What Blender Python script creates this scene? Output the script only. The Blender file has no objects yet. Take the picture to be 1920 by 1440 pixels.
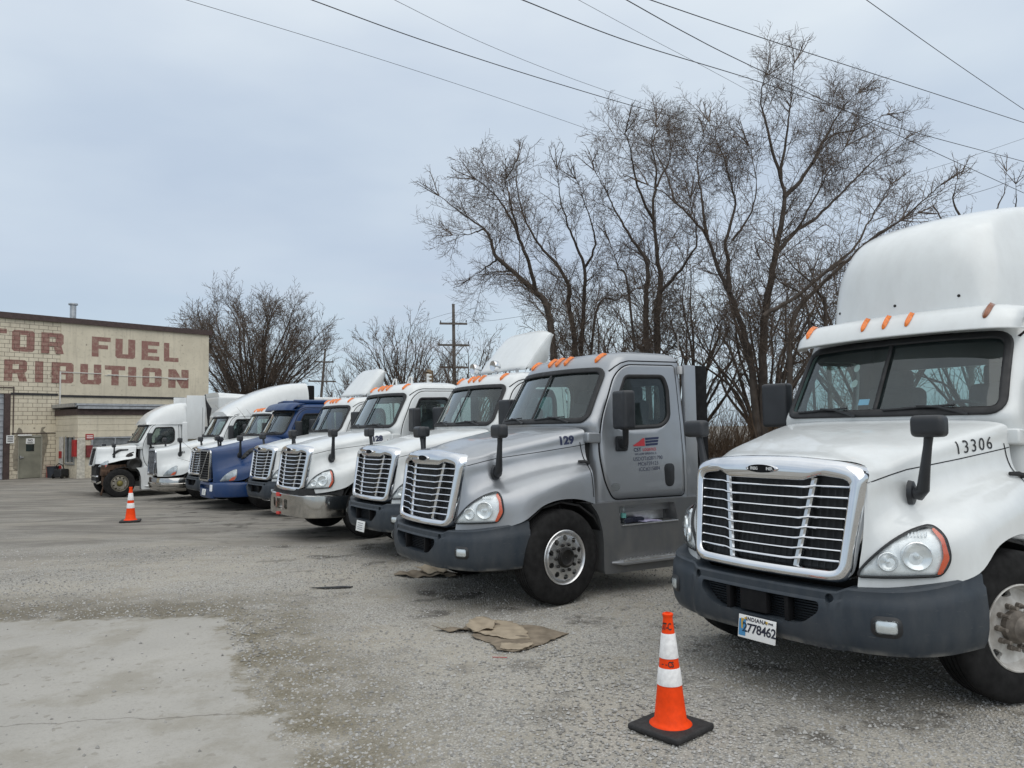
import bpy, bmesh, math, random
import numpy as np
from mathutils import Vector, Matrix
from mathutils.bvhtree import BVHTree
from mathutils.geometry import tessellate_polygon
R = math.radians
sc = bpy.context.scene
COL = sc.collection
rnd = random.Random(7)

# ------------------------------------------------------------------ camera, sky, sun, exposure
CAM_H, PITCH, ROLL, FPX = 1.899, R(3.296), R(-0.939), 1438.19
cam_d = bpy.data.cameras.new('camera'); cam = bpy.data.objects.new('camera', cam_d); COL.objects.link(cam)
cam_d.sensor_width = 36.0; cam_d.lens = 36.0 * FPX / 1920.0; cam_d.clip_end = 3000; cam_d.clip_start = 0.05
_r, _u, _f = Vector((1, 0, 0)), Vector((0, -math.sin(PITCH), math.cos(PITCH))), Vector((0, math.cos(PITCH), math.sin(PITCH)))
_r2 = _r * math.cos(ROLL) + _u * math.sin(ROLL); _u2 = _r * -math.sin(ROLL) + _u * math.cos(ROLL)
cam.matrix_world = Matrix(((_r2.x, _u2.x, -_f.x, 0), (_r2.y, _u2.y, -_f.y, 0), (_r2.z, _u2.z, -_f.z, CAM_H), (0, 0, 0, 1)))
sc.camera = cam

SUN_EL, SUN_AZ = R(52), R(155)          # azimuth clockwise from +Y: behind and a little to the right
w = bpy.data.worlds.new('World'); sc.world = w; w.use_nodes = True
def build_world():
    nt = w.node_tree; N = nt.nodes; L = nt.links
    for n in list(N): N.remove(n)
    out = N.new('ShaderNodeOutputWorld'); bg = N.new('ShaderNodeBackground'); bg.inputs['Strength'].default_value = 0.1
    sky = N.new('ShaderNodeTexSky'); sky.sky_type = 'NISHITA'; sky.sun_disc = False
    sky.sun_elevation = SUN_EL; sky.sun_rotation = SUN_AZ; sky.dust_density = 2.0
    tc = N.new('ShaderNodeTexCoord'); sep = N.new('ShaderNodeSeparateXYZ'); L.new(tc.outputs['Generated'], sep.inputs[0])
    ramp = N.new('ShaderNodeValToRGB'); cr = ramp.color_ramp
    stops = [(0.0, (.57, .68, .75)), (.07, (.59, .71, .805)), (.2, (.575, .665, .785)), (.36, (.645, .735, .84)), (.6, (.86, .92, .98)), (1.0, (1.3, 1.33, 1.34))]
    cr.elements[0].position, cr.elements[0].color = stops[0][0], (*stops[0][1], 1)
    cr.elements[1].position, cr.elements[1].color = stops[-1][0], (*stops[-1][1], 1)
    for p, c in stops[1:-1]:
        e = cr.elements.new(p); e.color = (*c, 1)
    L.new(sep.outputs['Z'], ramp.inputs[0])
    # broad soft veils of cloud
    mp = N.new('ShaderNodeMapping'); mp.inputs['Scale'].default_value = (1.3, 1.3, 3.6); mp.inputs['Rotation'].default_value = (0.12, -0.22, 0.3)
    L.new(tc.outputs['Generated'], mp.inputs[0])
    nz = N.new('ShaderNodeTexNoise'); nz.inputs['Scale'].default_value = 1.6; nz.inputs['Detail'].default_value = 5; nz.inputs['Roughness'].default_value = .45
    L.new(mp.outputs[0], nz.inputs['Vector'])
    r2 = N.new('ShaderNodeValToRGB'); r2.color_ramp.elements[0].position = .36; r2.color_ramp.elements[0].color = (.89, .915, .955, 1)
    r2.color_ramp.elements[1].position = .66; r2.color_ramp.elements[1].color = (1.14, 1.125, 1.085, 1)
    L.new(nz.outputs['Fac'], r2.inputs[0])
    mul = N.new('ShaderNodeMix'); mul.data_type = 'RGBA'; mul.blend_type = 'MULTIPLY'; mul.inputs['Factor'].default_value = 1
    L.new(ramp.outputs[0], mul.inputs['A']); L.new(r2.outputs[0], mul.inputs['B'])
    # thin low bank of paler cloud near the horizon
    mp2 = N.new('ShaderNodeMapping'); mp2.inputs['Scale'].default_value = (2.2, 2.2, 14); L.new(tc.outputs['Generated'], mp2.inputs[0])
    nz2 = N.new('ShaderNodeTexNoise'); nz2.inputs['Scale'].default_value = 1.9; nz2.inputs['Detail'].default_value = 4
    L.new(mp2.outputs[0], nz2.inputs['Vector'])
    r3 = N.new('ShaderNodeMapRange'); r3.inputs['From Min'].default_value = .52; r3.inputs['From Max'].default_value = .72; L.new(nz2.outputs['Fac'], r3.inputs['Value'])
    band = N.new('ShaderNodeMapRange'); band.inputs['From Min'].default_value = .28; band.inputs['From Max'].default_value = .1; L.new(sep.outputs['Z'], band.inputs['Value'])
    mm = N.new('ShaderNodeMath'); mm.operation = 'MULTIPLY'; L.new(r3.outputs[0], mm.inputs[0]); L.new(band.outputs[0], mm.inputs[1])
    m3 = N.new('ShaderNodeMath'); m3.operation = 'MULTIPLY'; m3.inputs[1].default_value = .55; L.new(mm.outputs[0], m3.inputs[0])
    mixc = N.new('ShaderNodeMix'); mixc.data_type = 'RGBA'; L.new(m3.outputs[0], mixc.inputs['Factor']); L.new(mul.outputs['Result'], mixc.inputs['A']); mixc.inputs['B'].default_value = (.66, .70, .80, 1)
    sca = N.new('ShaderNodeVectorMath'); sca.operation = 'SCALE'; sca.inputs['Scale'].default_value = 10.0; L.new(mixc.outputs['Result'], sca.inputs[0])
    fin = N.new('ShaderNodeMix'); fin.data_type = 'RGBA'; fin.inputs['Factor'].default_value = .9
    L.new(sky.outputs[0], fin.inputs['A']); L.new(sca.outputs[0], fin.inputs['B'])
    L.new(fin.outputs['Result'], bg.inputs['Color']); L.new(bg.outputs[0], out.inputs[0])
build_world()
sd = bpy.data.lights.new('sun', 'SUN'); sun = bpy.data.objects.new('sun', sd); COL.objects.link(sun)
sd.energy = 1.15; sd.angle = R(80); sd.color = (1.0, .96, .90)
_sv = Vector((math.sin(SUN_AZ) * math.cos(SUN_EL), math.cos(SUN_AZ) * math.cos(SUN_EL), math.sin(SUN_EL)))
sun.rotation_euler = _sv.to_track_quat('Z', 'Y').to_euler()
vs = sc.view_settings; vs.view_transform = 'Standard'; vs.look = 'None'; vs.exposure = 0.0; vs.gamma = 1.0; vs.use_curve_mapping = False
sc.render.engine = 'CYCLES'; sc.cycles.max_bounces = 8; sc.cycles.transparent_max_bounces = 16; sc.cycles.use_denoising = True

# ------------------------------------------------------------------ picture -> place helpers (used once, to read positions)
def ray(px, py):
    a0, b0 = px - 960, py - 720
    cr, sr = math.cos(ROLL), math.sin(ROLL)
    a, b = a0 * cr + b0 * sr, -a0 * sr + b0 * cr
    x, u = a / FPX, -b / FPX
    return Vector((x, math.cos(PITCH) - u * math.sin(PITCH), math.sin(PITCH) + u * math.cos(PITCH)))
def at(px, py, Y):
    d = ray(px, py); return Vector((0, 0, CAM_H)) + d * (Y / d.y)
def gz(y):
    t = min(max((y - 13) / 12, 0), 1); return -.17 * t * t * (3 - 2 * t)

# ------------------------------------------------------------------ materials
MATS = {}
class G:
    """tiny node-graph helper"""
    def __init__(s, name):
        s.m = bpy.data.materials.new(name); s.m.use_nodes = True; s.t = s.m.node_tree; s.b = s.t.nodes['Principled BSDF']
    def n(s, typ, **kw):
        x = s.t.nodes.new('ShaderNode' + typ)
        for k, v in kw.items(): setattr(x, k, v)
        return x
    def l(s, a, b): s.t.links.new(a, b)
    def pos(s, scale=None):
        tc = s.n('TexCoord'); o = tc.outputs['Object']
        if scale is None: return o
        mp = s.n('Mapping'); mp.inputs['Scale'].default_value = scale if hasattr(scale, '__len__') else (scale,) * 3
        s.l(o, mp.inputs[0]); return mp.outputs[0]
    def noise(s, scale, detail=3, rough=.5, vec=None, dist=0):
        x = s.n('TexNoise'); x.inputs['Scale'].default_value = scale; x.inputs['Detail'].default_value = detail
        x.inputs['Roughness'].default_value = rough; x.inputs['Distortion'].default_value = dist
        s.l(vec if vec is not None else s.pos(), x.inputs['Vector']); return x.outputs['Fac']
    def rng(s, v, a, b, c=0.0, d=1.0, smooth=False):
        x = s.n('MapRange'); x.clamp = True
        if smooth: x.interpolation_type = 'SMOOTHSTEP'
        for k, val in zip(('From Min', 'From Max', 'To Min', 'To Max'), (a, b, c, d)): x.inputs[k].default_value = val
        s.l(v, x.inputs['Value']); return x.outputs[0]
    def math(s, op, a, b=None):
        x = s.n('Math', operation=op)
        for i, v in enumerate((a, b)):
            if v is None: continue
            if isinstance(v, (int, float)): x.inputs[i].default_value = v
            else: s.l(v, x.inputs[i])
        return x.outputs[0]
    def mix(s, f, a, b, blend='MIX'):
        x = s.n('Mix', data_type='RGBA', blend_type=blend)
        for k, v in (('Factor', f), ('A', a), ('B', b)):
            if isinstance(v, (int, float)): x.inputs[k].default_value = v
            elif isinstance(v, tuple): x.inputs[k].default_value = (*v[:3], 1)
            else: s.l(v, x.inputs[k])
        return x.outputs['Result']
    def set(s, k, v):
        i = s.b.inputs[k]
        if isinstance(v, tuple): i.default_value = (*v[:3], 1)
        elif isinstance(v, (int, float)): i.default_value = v
        else: s.l(v, i)
    def bump(s, h, strength=.3, dist=.01):
        x = s.n('Bump'); x.inputs['Strength'].default_value = strength; x.inputs['Distance'].default_value = dist
        s.l(h, x.inputs['Height']); s.l(x.outputs[0], s.b.inputs['Normal'])
def plain(name, col, rough=.5, metal=0, coat=0, vary=.12, vscale=6, spec=.5, bump=0, bscale=200):
    if name in MATS: return MATS[name]
    g = G(name)
    f = g.noise(vscale, 4)
    lo = tuple(c * (1 - vary) for c in col); hi = tuple(min(1, c * (1 + vary)) for c in col)
    g.set('Base Color', g.mix(g.rng(f, .3, .7), lo, hi)); g.set('Metallic', metal); g.set('Coat Weight', coat); g.set('Coat Roughness', .06)
    g.set('Roughness', g.rng(g.noise(vscale * 2.3, 3), .3, .7, rough * .85, min(1, rough * 1.2))); g.set('Specular IOR Level', spec)
    if bump: g.bump(g.noise(bscale, 3), bump, .004)
    MATS[name] = g.m; return g.m
def dirty_paint(name, col, metal=0, rough=.32, coat=.6, dirt=(.26, .24, .21), amt=.5, spec=.5):
    g = G(name)
    tc = g.n('TexCoord'); sp = g.n('SeparateXYZ'); g.l(tc.outputs['Object'], sp.inputs[0])
    # road film: heavier low on the body, streaked
    low = g.rng(sp.outputs['Z'], 1.25, .35, 0, 1, True)
    st = g.noise(3.0, 5, .6, g.pos((2.5, 2.5, .9)))
    fine = g.noise(24, 4, .6)
    f = g.math('MULTIPLY', g.math('MULTIPLY_ADD', low, .8), g.rng(st, .35, .75))
    f = g.math('MULTIPLY', f, amt)
    f = g.math('ADD', f, g.math('MULTIPLY', g.rng(fine, .55, .8), .05))
    g.set('Base Color', g.mix(f, col, dirt)); g.set('Metallic', metal)
    g.set('Roughness', g.math('ADD', g.math('MULTIPLY', f, .4), g.rng(g.noise(9, 3), .3, .7, rough * .85, rough * 1.15)))
    g.set('Coat Weight', coat); g.set('Coat Roughness', .05); g.set('Specular IOR Level', spec)
    MATS[name] = g.m; return g.m
WHITE = dirty_paint('white_paint', (.69, .71, .705), amt=.25)
GREY = dirty_paint('silver_grey_paint', (.33, .345, .365), metal=.6, rough=.34, coat=.6, amt=.14)
SKIRT = dirty_paint('dark_grey_skirt_paint', (.13, .135, .14), metal=.4, rough=.42, coat=.2, amt=.3)
BLUE = dirty_paint('dark_blue_paint', (.005, .035, .125), metal=0, rough=.36, coat=.12, amt=.05)
BUMPER = dirty_paint('slate_bumper_plastic', (.026, .035, .046), rough=.5, coat=0, dirt=(.17, .165, .155), amt=.16, spec=.35)
def _scuff():
    g = G('slate_bumper_plastic'); g.m = MATS['slate_bumper_plastic']; g.t = g.m.node_tree; g.b = g.t.nodes['Principled BSDF']
    old = g.b.inputs['Base Color'].links[0].from_socket; tc = g.n('TexCoord'); sp = g.n('SeparateXYZ'); g.l(tc.outputs['Object'], sp.inputs[0])
    lo = g.rng(sp.outputs['Z'], .475, .435, 0, 1, True); f = g.math('MULTIPLY', lo, g.rng(g.noise(5, 6, .7, g.pos((1, 1, .4))), .42, .62))
    scr = g.math('MULTIPLY', g.rng(g.noise(14, 5, .75, g.pos((.5, .5, 4))), .63, .72), .35)
    g.set('Base Color', g.mix(g.math('MAXIMUM', g.math('MULTIPLY', f, .75), scr), old, (.20, .195, .18)))
_scuff()
CHROME = plain('chrome', (.72, .73, .75), .07, 1, vary=.05)
CHROME2 = plain('dull_chrome', (.62, .63, .64), .2, 1, vary=.08)
ALU = plain('brushed_aluminium', (.70, .70, .70), .34, 1, vary=.12, vscale=14)
STEELW = dirty_paint('dirty_white_wheel_steel', (.62, .61, .58), rough=.5, coat=0, dirt=(.20, .17, .14), amt=.7)
BLACK = plain('black_plastic', (.018, .019, .021), .48, vary=.2)
MIRR = plain('mirror_housing_plastic', (.022, .024, .028), .42, vary=.2, bump=.15, bscale=300)
RUBBER = plain('black_rubber', (.014, .014, .015), .6, vary=.2)
TYRE = plain('tyre_rubber', (.017, .0165, .0165), .85, vary=.4, vscale=9, spec=.18, bump=.2, bscale=90)
DARK = plain('dark_recess', (.010, .010, .011), .8, vary=.2, spec=.2)
MESHD = plain('dark_grille_backing', (.016, .017, .018), .55, vary=.2)
INTER = plain('grey_cab_interior', (.075, .083, .088), .8, vary=.12, spec=.2)
SEATM = plain('dark_grey_seat_cloth', (.055, .06, .065), .9, vary=.15, spec=.2)
AMBER = plain('amber_lens', (.74, .17, .006), .22, coat=.3, vary=.25, vscale=40)
AMBERD = plain('burnt_amber_lens', (.22, .06, .01), .25, coat=.5, vary=.3, vscale=30)
ORANGELENS = plain('orange_signal_lens', (.68, .085, .018), .18, coat=.7, vary=.12)
SILVER = plain('lamp_reflector', (.88, .89, .90), .2, .6, vary=.08)
LAMPHOUSE = plain('lamp_housing_silver', (.86, .87, .88), .28, .15, vary=.12, vscale=12)
LAMPGREY = plain('grey_lamp_housing', (.40, .42, .44), .25, .3, vary=.35, vscale=7)
RUST = plain('rusty_steel', (.085, .05, .032), .85, .2, vary=.5, vscale=8, bump=.4, bscale=60)
GREASE = plain('greasy_black_steel', (.016, .015, .014), .5, .3, vary=.4, vscale=12, bump=.3, bscale=40)
CHASSIS = plain('chassis_black', (.014, .014, .014), .7, vary=.4)
NAVY = plain('navy_vinyl', (.016, .022, .065), .4, vary=.05)
BLKVINYL = plain('black_vinyl', (.012, .012, .014), .4, vary=.05)
REDVINYL = plain('red_vinyl', (.42, .03, .04), .4, vary=.05)
PAPER = plain('white_paper', (.78, .78, .76), .7, vary=.05)
RED = plain('red_paint', (.36, .02, .02), .5, vary=.25)
def glass(name, tint, spec_r=.02, refl=1.0):
    g = G(name); t = g.t; t.nodes.remove(g.b)
    out = t.nodes['Material Output']
    tr = g.n('BsdfTransparent'); tr.inputs[0].default_value = (*tint, 1)
    gl = g.n('BsdfGlossy'); gl.inputs['Roughness'].default_value = spec_r; gl.inputs['Color'].default_value = (.92, .97, .97, 1)
    ge = g.n('NewGeometry'); dt = g.n('VectorMath', operation='DOT_PRODUCT'); g.l(ge.outputs['Incoming'], dt.inputs[0]); g.l(ge.outputs['Normal'], dt.inputs[1])
    c1 = g.math('SUBTRACT', 1.0, g.math('ABSOLUTE', dt.outputs['Value'])); f = g.math('MULTIPLY', g.math('MULTIPLY_ADD', g.math('POWER', c1, 5.0), .95), refl)
    f.node.inputs[0].links[0].from_node.inputs[2].default_value = .045
    dirt = g.n('BsdfDiffuse'); dirt.inputs['Color'].default_value = (.40, .46, .46, 1)
    mx = g.n('MixShader'); g.l(f, mx.inputs[0]); g.l(tr.outputs[0], mx.inputs[1]); g.l(gl.outputs[0], mx.inputs[2])
    mx2 = g.n('MixShader'); g.l(g.rng(g.noise(5, 5, .6), .35, .8, .015, .07), mx2.inputs[0]); g.l(mx.outputs[0], mx2.inputs[1]); g.l(dirt.outputs[0], mx2.inputs[2])
    g.l(mx2.outputs[0], out.inputs[0]); MATS[name] = g.m; return g.m
GLASS = glass('windscreen_glass', (.62, .77, .75), refl=1.7)
SGLASS = glass('side_window_glass', (.50, .60, .59), refl=1.1)
LENS = glass('clear_lens', (.93, .95, .95), refl=1.2)

# ------------------------------------------------------------------ object helpers
def link(o): COL.objects.link(o); return o
def tag(o, label, cat, group=None, kind=None):
    if label: o['label'] = label
    if cat: o['category'] = cat
    if group: o['group'] = group
    if kind: o['kind'] = kind
    return o
def empty(name, loc=(0, 0, 0), rz=0):
    o = bpy.data.objects.new(name, None); o.empty_display_size = .3; o.location = loc; o.rotation_euler = (0, 0, rz); return link(o)
def finish(me, angle=35, smooth=True):
    if smooth:
        me.polygons.foreach_set('use_smooth', [True] * len(me.polygons))
        me.set_sharp_from_angle(angle=R(angle))
    me.update(); return me
def mesh_py(name, vs_, fs, angle=35, smooth=True, mi=None):
    me = bpy.data.meshes.new(name); me.from_pydata([tuple(v) for v in vs_], [], [tuple(f) for f in fs])
    if mi is not None: me.polygons.foreach_set('material_index', mi)
    return finish(me, angle, smooth)
def mesh_bm(name, bm, angle=35, smooth=True, normals=True):
    if normals: bmesh.ops.recalc_face_normals(bm, faces=bm.faces)
    me = bpy.data.meshes.new(name); bm.to_mesh(me); bm.free(); return finish(me, angle, smooth)
def put(name, me, mats, parent=None, loc=(0, 0, 0), rot=(0, 0, 0)):
    """one object; materials sit on the object so copies can share the mesh"""
    if not isinstance(mats, (list, tuple)): mats = [mats]
    while len(me.materials) < len(mats): me.materials.append(mats[len(me.materials)])
    o = bpy.data.objects.new(name, me); o.location = loc; o.rotation_euler = rot; link(o)
    for i, m in enumerate(mats):
        o.material_slots[i].link = 'OBJECT'; o.material_slots[i].material = m
    if parent: o.parent = parent
    return o
CACHE = {}
def cached(key, fn):
    if key not in CACHE: CACHE[key] = fn()
    return CACHE[key]
def bake(me, mods):
    o = bpy.data.objects.new('bake', me); link(o); extra = []
    mods(o, extra)
    dg = bpy.context.evaluated_depsgraph_get(); dg.update()
    r = bpy.data.meshes.new_from_object(o.evaluated_get(dg), depsgraph=dg)
    for x in [o] + extra: bpy.data.objects.remove(x)
    return r
def solid(me, t, off=-1, mat_off=0):
    def f(o, ex):
        m = o.modifiers.new('s', 'SOLIDIFY'); m.thickness = t; m.offset = off; m.material_offset = mat_off
        if mat_off:
            while len(me.materials) < 2: me.materials.append(None)
    return bake(me, f)
def cut(me, cutters, angle=35):
    def f(o, ex):
        for c in cutters:
            co = bpy.data.objects.new('cutter', c); link(co); co.hide_render = True; ex.append(co)
            m = o.modifiers.new('b', 'BOOLEAN'); m.operation = 'DIFFERENCE'; m.object = co; m.solver = 'EXACT'
    return finish(bake(me, f), angle)
def bx(bm, c, s, bev=0, rot=None, seg=2):
    r = bmesh.ops.create_cube(bm, size=1); vsx = r['verts']
    M = Matrix.Translation(c) @ (rot.to_4x4() if rot else Matrix()) @ Matrix.Diagonal((*s, 1))
    bmesh.ops.transform(bm, matrix=M, verts=vsx)
    if bev:
        es = list({e for v in vsx for e in v.link_edges})
        bmesh.ops.bevel(bm, geom=es, offset=bev, segments=seg, affect='EDGES', profile=.6)
def box_me(name, c, s, bev=0, rot=None, seg=2):
    bm = bmesh.new(); bx(bm, c, s, bev, rot, seg); return mesh_bm(name, bm)
def tube(bm, pts, rad, n=8, cap=True):
    pts = [Vector(p) for p in pts]; rads = rad if hasattr(rad, '__len__') else [rad] * len(pts)
    rings = []; up = None
    for i, p in enumerate(pts):
        d = (pts[min(i + 1, len(pts) - 1)] - pts[max(i - 1, 0)]).normalized()
        if up is None: up = d.orthogonal().normalized()
        up = (up - d * up.dot(d)).normalized(); s = d.cross(up)
        rings.append([bm.verts.new(p + (up * math.cos(2 * math.pi * k / n) + s * math.sin(2 * math.pi * k / n)) * rads[i]) for k in range(n)])
    for a, b in zip(rings, rings[1:]):
        for k in range(n): bm.faces.new((a[k], a[(k + 1) % n], b[(k + 1) % n], b[k]))
    if cap:
        bm.faces.new(rings[0][::-1]); bm.faces.new(rings[-1])
def lathe(bm, prof, n=32, axis='Z', center=(0, 0, 0), close=False):
    """prof: (r, h) pairs; close joins the last ring to the first"""
    c = Vector(center); rings = []
    for r, h in prof:
        ring = []
        for k in range(n):
            a = 2 * math.pi * k / n; x, y = r * math.cos(a), r * math.sin(a)
            v = {'Z': (x, y, h), 'Y': (x, h, y), 'X': (h, x, y)}[axis]
            ring.append(bm.verts.new(c + Vector(v)))
        rings.append(ring)
    pairs = list(zip(rings, rings[1:])) + ([(rings[-1], rings[0])] if close else [])
    for a, b in pairs:
        for k in range(n): bm.faces.new((a[k], a[(k + 1) % n], b[(k + 1) % n], b[k]))
    return rings
def lathe_me(name, prof, n=32, axis='Z', close=False, cap=False, angle=35):
    bm = bmesh.new(); rr = lathe(bm, prof, n, axis, close=close)
    if cap: bm.faces.new(rr[0]); bm.faces.new(rr[-1])
    return mesh_bm(name, bm, angle)
def rpoly(pts, rad, n=5):
    """rounded polygon outline"""
    out = []; m = len(pts)
    for i in range(m):
        p = Vector(pts[i]); a = Vector(pts[i - 1]); b = Vector(pts[(i + 1) % m]); r = rad[i] if hasattr(rad, '__len__') else rad
        if r <= 0: out.append(p); continue
        da, db = (a - p), (b - p); r_ = min(r, da.length * .49, db.length * .49)
        p0, p1 = p + da.normalized() * r_, p + db.normalized() * r_
        for k in range(n + 1):
            t = k / n; out.append(p0 * (1 - t) ** 2 + p * 2 * t * (1 - t) + p1 * t * t)
    return [Vector((q.x, q.y)) for q in out]
def resample(poly, n, closed=True):
    P = [Vector(p) for p in poly]
    if closed: P = P + [P[0]]
    L = [0]
    for a, b in zip(P, P[1:]): L.append(L[-1] + (b - a).length)
    out = []; j = 0; cnt = n if closed else n - 1
    for i in range(n):
        d = L[-1] * i / cnt
        while j < len(L) - 2 and L[j + 1] < d: j += 1
        t = (d - L[j]) / max(L[j + 1] - L[j], 1e-9); out.append(P[j].lerp(P[j + 1], t))
    return out
def polar(poly, c, n):
    """points of a star-shaped outline at n equal angles round c"""
    out = []; m = len(poly); c = Vector(c)
    for k in range(n):
        a = 2 * math.pi * k / n; d = Vector((math.cos(a), math.sin(a))); best = None
        for i in range(m):
            p, q = poly[i] - c, poly[(i + 1) % m] - c; e = q - p; den = d.x * e.y - d.y * e.x
            if abs(den) < 1e-12: continue
            t = (p.x * e.y - p.y * e.x) / den; s = (p.x * d.y - p.y * d.x) / den
            if t > 0 and -1e-6 <= s <= 1 + 1e-6 and (best is None or t > best): best = t
        out.append(c + d * (best or 0))
    return out
def shrink(poly, d):
    m = len(poly); out = []
    area = sum(poly[i].x * poly[(i + 1) % m].y - poly[(i + 1) % m].x * poly[i].y for i in range(m)); sg = 1 if area > 0 else -1
    for i in range(m):
        a, p, b = poly[i - 1], poly[i], poly[(i + 1) % m]; t = (b - a)
        if t.length < 1e-9: out.append(p.copy()); continue
        t.normalize(); out.append(p + Vector((-t.y, t.x)) * d * sg)
    return out
class Proj:
    """projects a plane outline on a surface along a fixed direction"""
    def __init__(s, bvh, kind, far=4.0, D=None):
        s.bvh = bvh
        if kind == 'side': s.o = lambda u, v: Vector((u, far, v)); s.d = Vector((0, -1, 0))
        elif kind == 'front': s.o = lambda u, v: Vector((far, u, v)); s.d = Vector((-1, 0, 0))
        elif kind == 'rear': s.o = lambda u, v: Vector((-far - 4, u, v)); s.d = Vector((1, 0, 0))
        elif kind == 'diag':
            D = Vector(D).normalized(); U = Vector((D.y, -D.x, 0)); U = U if U.y > 0 else -U
            s.o = lambda u, v: U * u + Vector((0, 0, v)) - D * far; s.d = D
    def __call__(s, p, off):
        o = s.o(p[0], p[1]); h, n, i, dd = s.bvh.ray_cast(o, s.d)
        if h is None:
            for e in (.02, .05, .09, .14):
                for du, dv in ((e, 0), (-e, 0), (0, e), (0, -e), (e, e), (-e, -e), (e, -e), (-e, e)):
                    h, n, i, dd = s.bvh.ray_cast(s.o(p[0] + du, p[1] + dv), s.d)
                    if h is not None: break
                if h is not None: break
            if h is None: return o + s.d * 3
            h = o + s.d * dd
        if n.dot(s.d) > 0: n = -n
        return h + n * off
def patch(name, outline, pr, off, res=.08, dome=0.0):
    bm = bmesh.new(); vsx = [bm.verts.new((p[0], p[1], 0)) for p in outline]; bm.faces.new(vsx)
    xs = [p[0] for p in outline]; ys = [p[1] for p in outline]
    for ax, (a, b) in enumerate(((min(xs), max(xs)), (min(ys), max(ys)))):
        k = max(1, int((b - a) / res))
        for i in range(1, k):
            c = [0, 0, 0]; c[ax] = a + (b - a) * i / k; nn = [0, 0, 0]; nn[ax] = 1
            bmesh.ops.bisect_plane(bm, geom=bm.verts[:] + bm.edges[:] + bm.faces[:], plane_co=c, plane_no=nn)
    bmesh.ops.triangulate(bm, faces=[f for f in bm.faces if len(f.verts) > 4])
    B = {v for e in bm.edges if e.is_boundary for v in e.verts}
    for v in list(bm.verts): v.co = pr(v.co, off + (0 if v in B else dome))
    return mesh_bm(name, bm, 60)
def ring_patch(name, A, B, pr, off, k=1, mi=0, offB=None):
    n = len(A); vsx = []; fs = []
    for j in range(k + 1):
        t = j / k
        for a, b in zip(A, B): vsx.append(pr(a.lerp(b, t), off + ((offB - off) * t if offB is not None else 0)))
    for j in range(k):
        for i in range(n): fs.append((j * n + i, j * n + (i + 1) % n, (j + 1) * n + (i + 1) % n, (j + 1) * n + i))
    bm = bmesh.new(); bv = [bm.verts.new(v) for v in vsx]
    for f in fs: bm.faces.new([bv[i] for i in f])
    return mesh_bm(name, bm, 60)
def ribbon(name, line, wd, pr, off, step=.05, bm=None):
    L = sum((Vector(b) - Vector(a)).length for a, b in zip(line, line[1:])); P = resample(line, max(3, int(L / step)), False)
    own = bm is None; bm = bm or bmesh.new(); prev = None
    for i, p in enumerate(P):
        t = (P[min(i + 1, len(P) - 1)] - P[max(i - 1, 0)]).normalized(); nn = Vector((-t.y, t.x)) * wd / 2
        cur = [bm.verts.new(pr(p + nn, off)), bm.verts.new(pr(p - nn, off))]
        if prev: bm.faces.new((prev[0], prev[1], cur[1], cur[0]))
        prev = cur
    if own: return mesh_bm(name, bm, 60)
def text_tris(s, size, bold=0.0, align='LEFT', sp=1.0):
    cu = bpy.data.curves.new('txt', 'FONT'); cu.body = s; cu.size = size; cu.offset = bold; cu.resolution_u = 3; cu.align_x = align; cu.space_character = sp
    o = bpy.data.objects.new('txt', cu); link(o); dg = bpy.context.evaluated_depsgraph_get(); dg.update()
    me = bpy.data.meshes.new_from_object(o.evaluated_get(dg), depsgraph=dg); bpy.data.objects.remove(o)
    V = [(v.co.x, v.co.y) for v in me.vertices]; F = [tuple(p.vertices) for p in me.polygons]; bpy.data.meshes.remove(me); return V, F
def text_on(name, s, size, mapper, pr, off, bold=0.0, align='LEFT', sp=1.0):
    V, F = text_tris(s, size, bold, align, sp); bm = bmesh.new(); bv = [bm.verts.new((x, y, 0)) for x, y in V]
    for f in F:
        try: bm.faces.new([bv[i] for i in f])
        except ValueError: pass
    xs = [p[0] for p in V]; ys = [p[1] for p in V]
    for ax, (a, b) in enumerate(((min(xs), max(xs)), (min(ys), max(ys)))):
        k = int((b - a) / .02)
        for i in range(1, k):
            c = [0, 0, 0]; c[ax] = a + (b - a) * i / k; nn = [0, 0, 0]; nn[ax] = 1; bmesh.ops.bisect_plane(bm, geom=bm.verts[:] + bm.edges[:] + bm.faces[:], plane_co=c, plane_no=nn)
    for v in bm.verts: v.co = pr(mapper(v.co.x, v.co.y), off)
    return mesh_bm(name, bm, 35, False)
def text_flat(name, s, size, to3, bold=0.0, align='CENTER', sp=1.0):
    V, F = text_tris(s, size, bold, align, sp); return mesh_py(name, [to3(*p) for p in V], F, smooth=False)
def mirrored(me):
    m = me.copy(); n = len(m.vertices); a = np.empty(n * 3); m.vertices.foreach_get('co', a); a = a.reshape(-1, 3); a[:, 1] *= -1
    m.vertices.foreach_set('co', a.ravel()); m.flip_normals(); m.update(); return m
def cr_interp(A, k, axis):
    """Catmull-Rom refinement of a point grid along an axis"""
    A = np.moveaxis(A, axis, 0); n = len(A); P = np.concatenate([[2 * A[0] - A[1]], A, [2 * A[-1] - A[-2]]]); out = []
    for i in range(n - 1):
        p0, p1, p2, p3 = P[i], P[i + 1], P[i + 2], P[i + 3]
        for j in range(k):
            t = j / k
            out.append(.5 * (2 * p1 + (p2 - p0) * t + (2 * p0 - 5 * p1 + 4 * p2 - p3) * t * t + (3 * p1 - p0 - 3 * p2 + p3) * t ** 3))
    out.append(A[-1]); return np.moveaxis(np.array(out), 0, axis)
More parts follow.
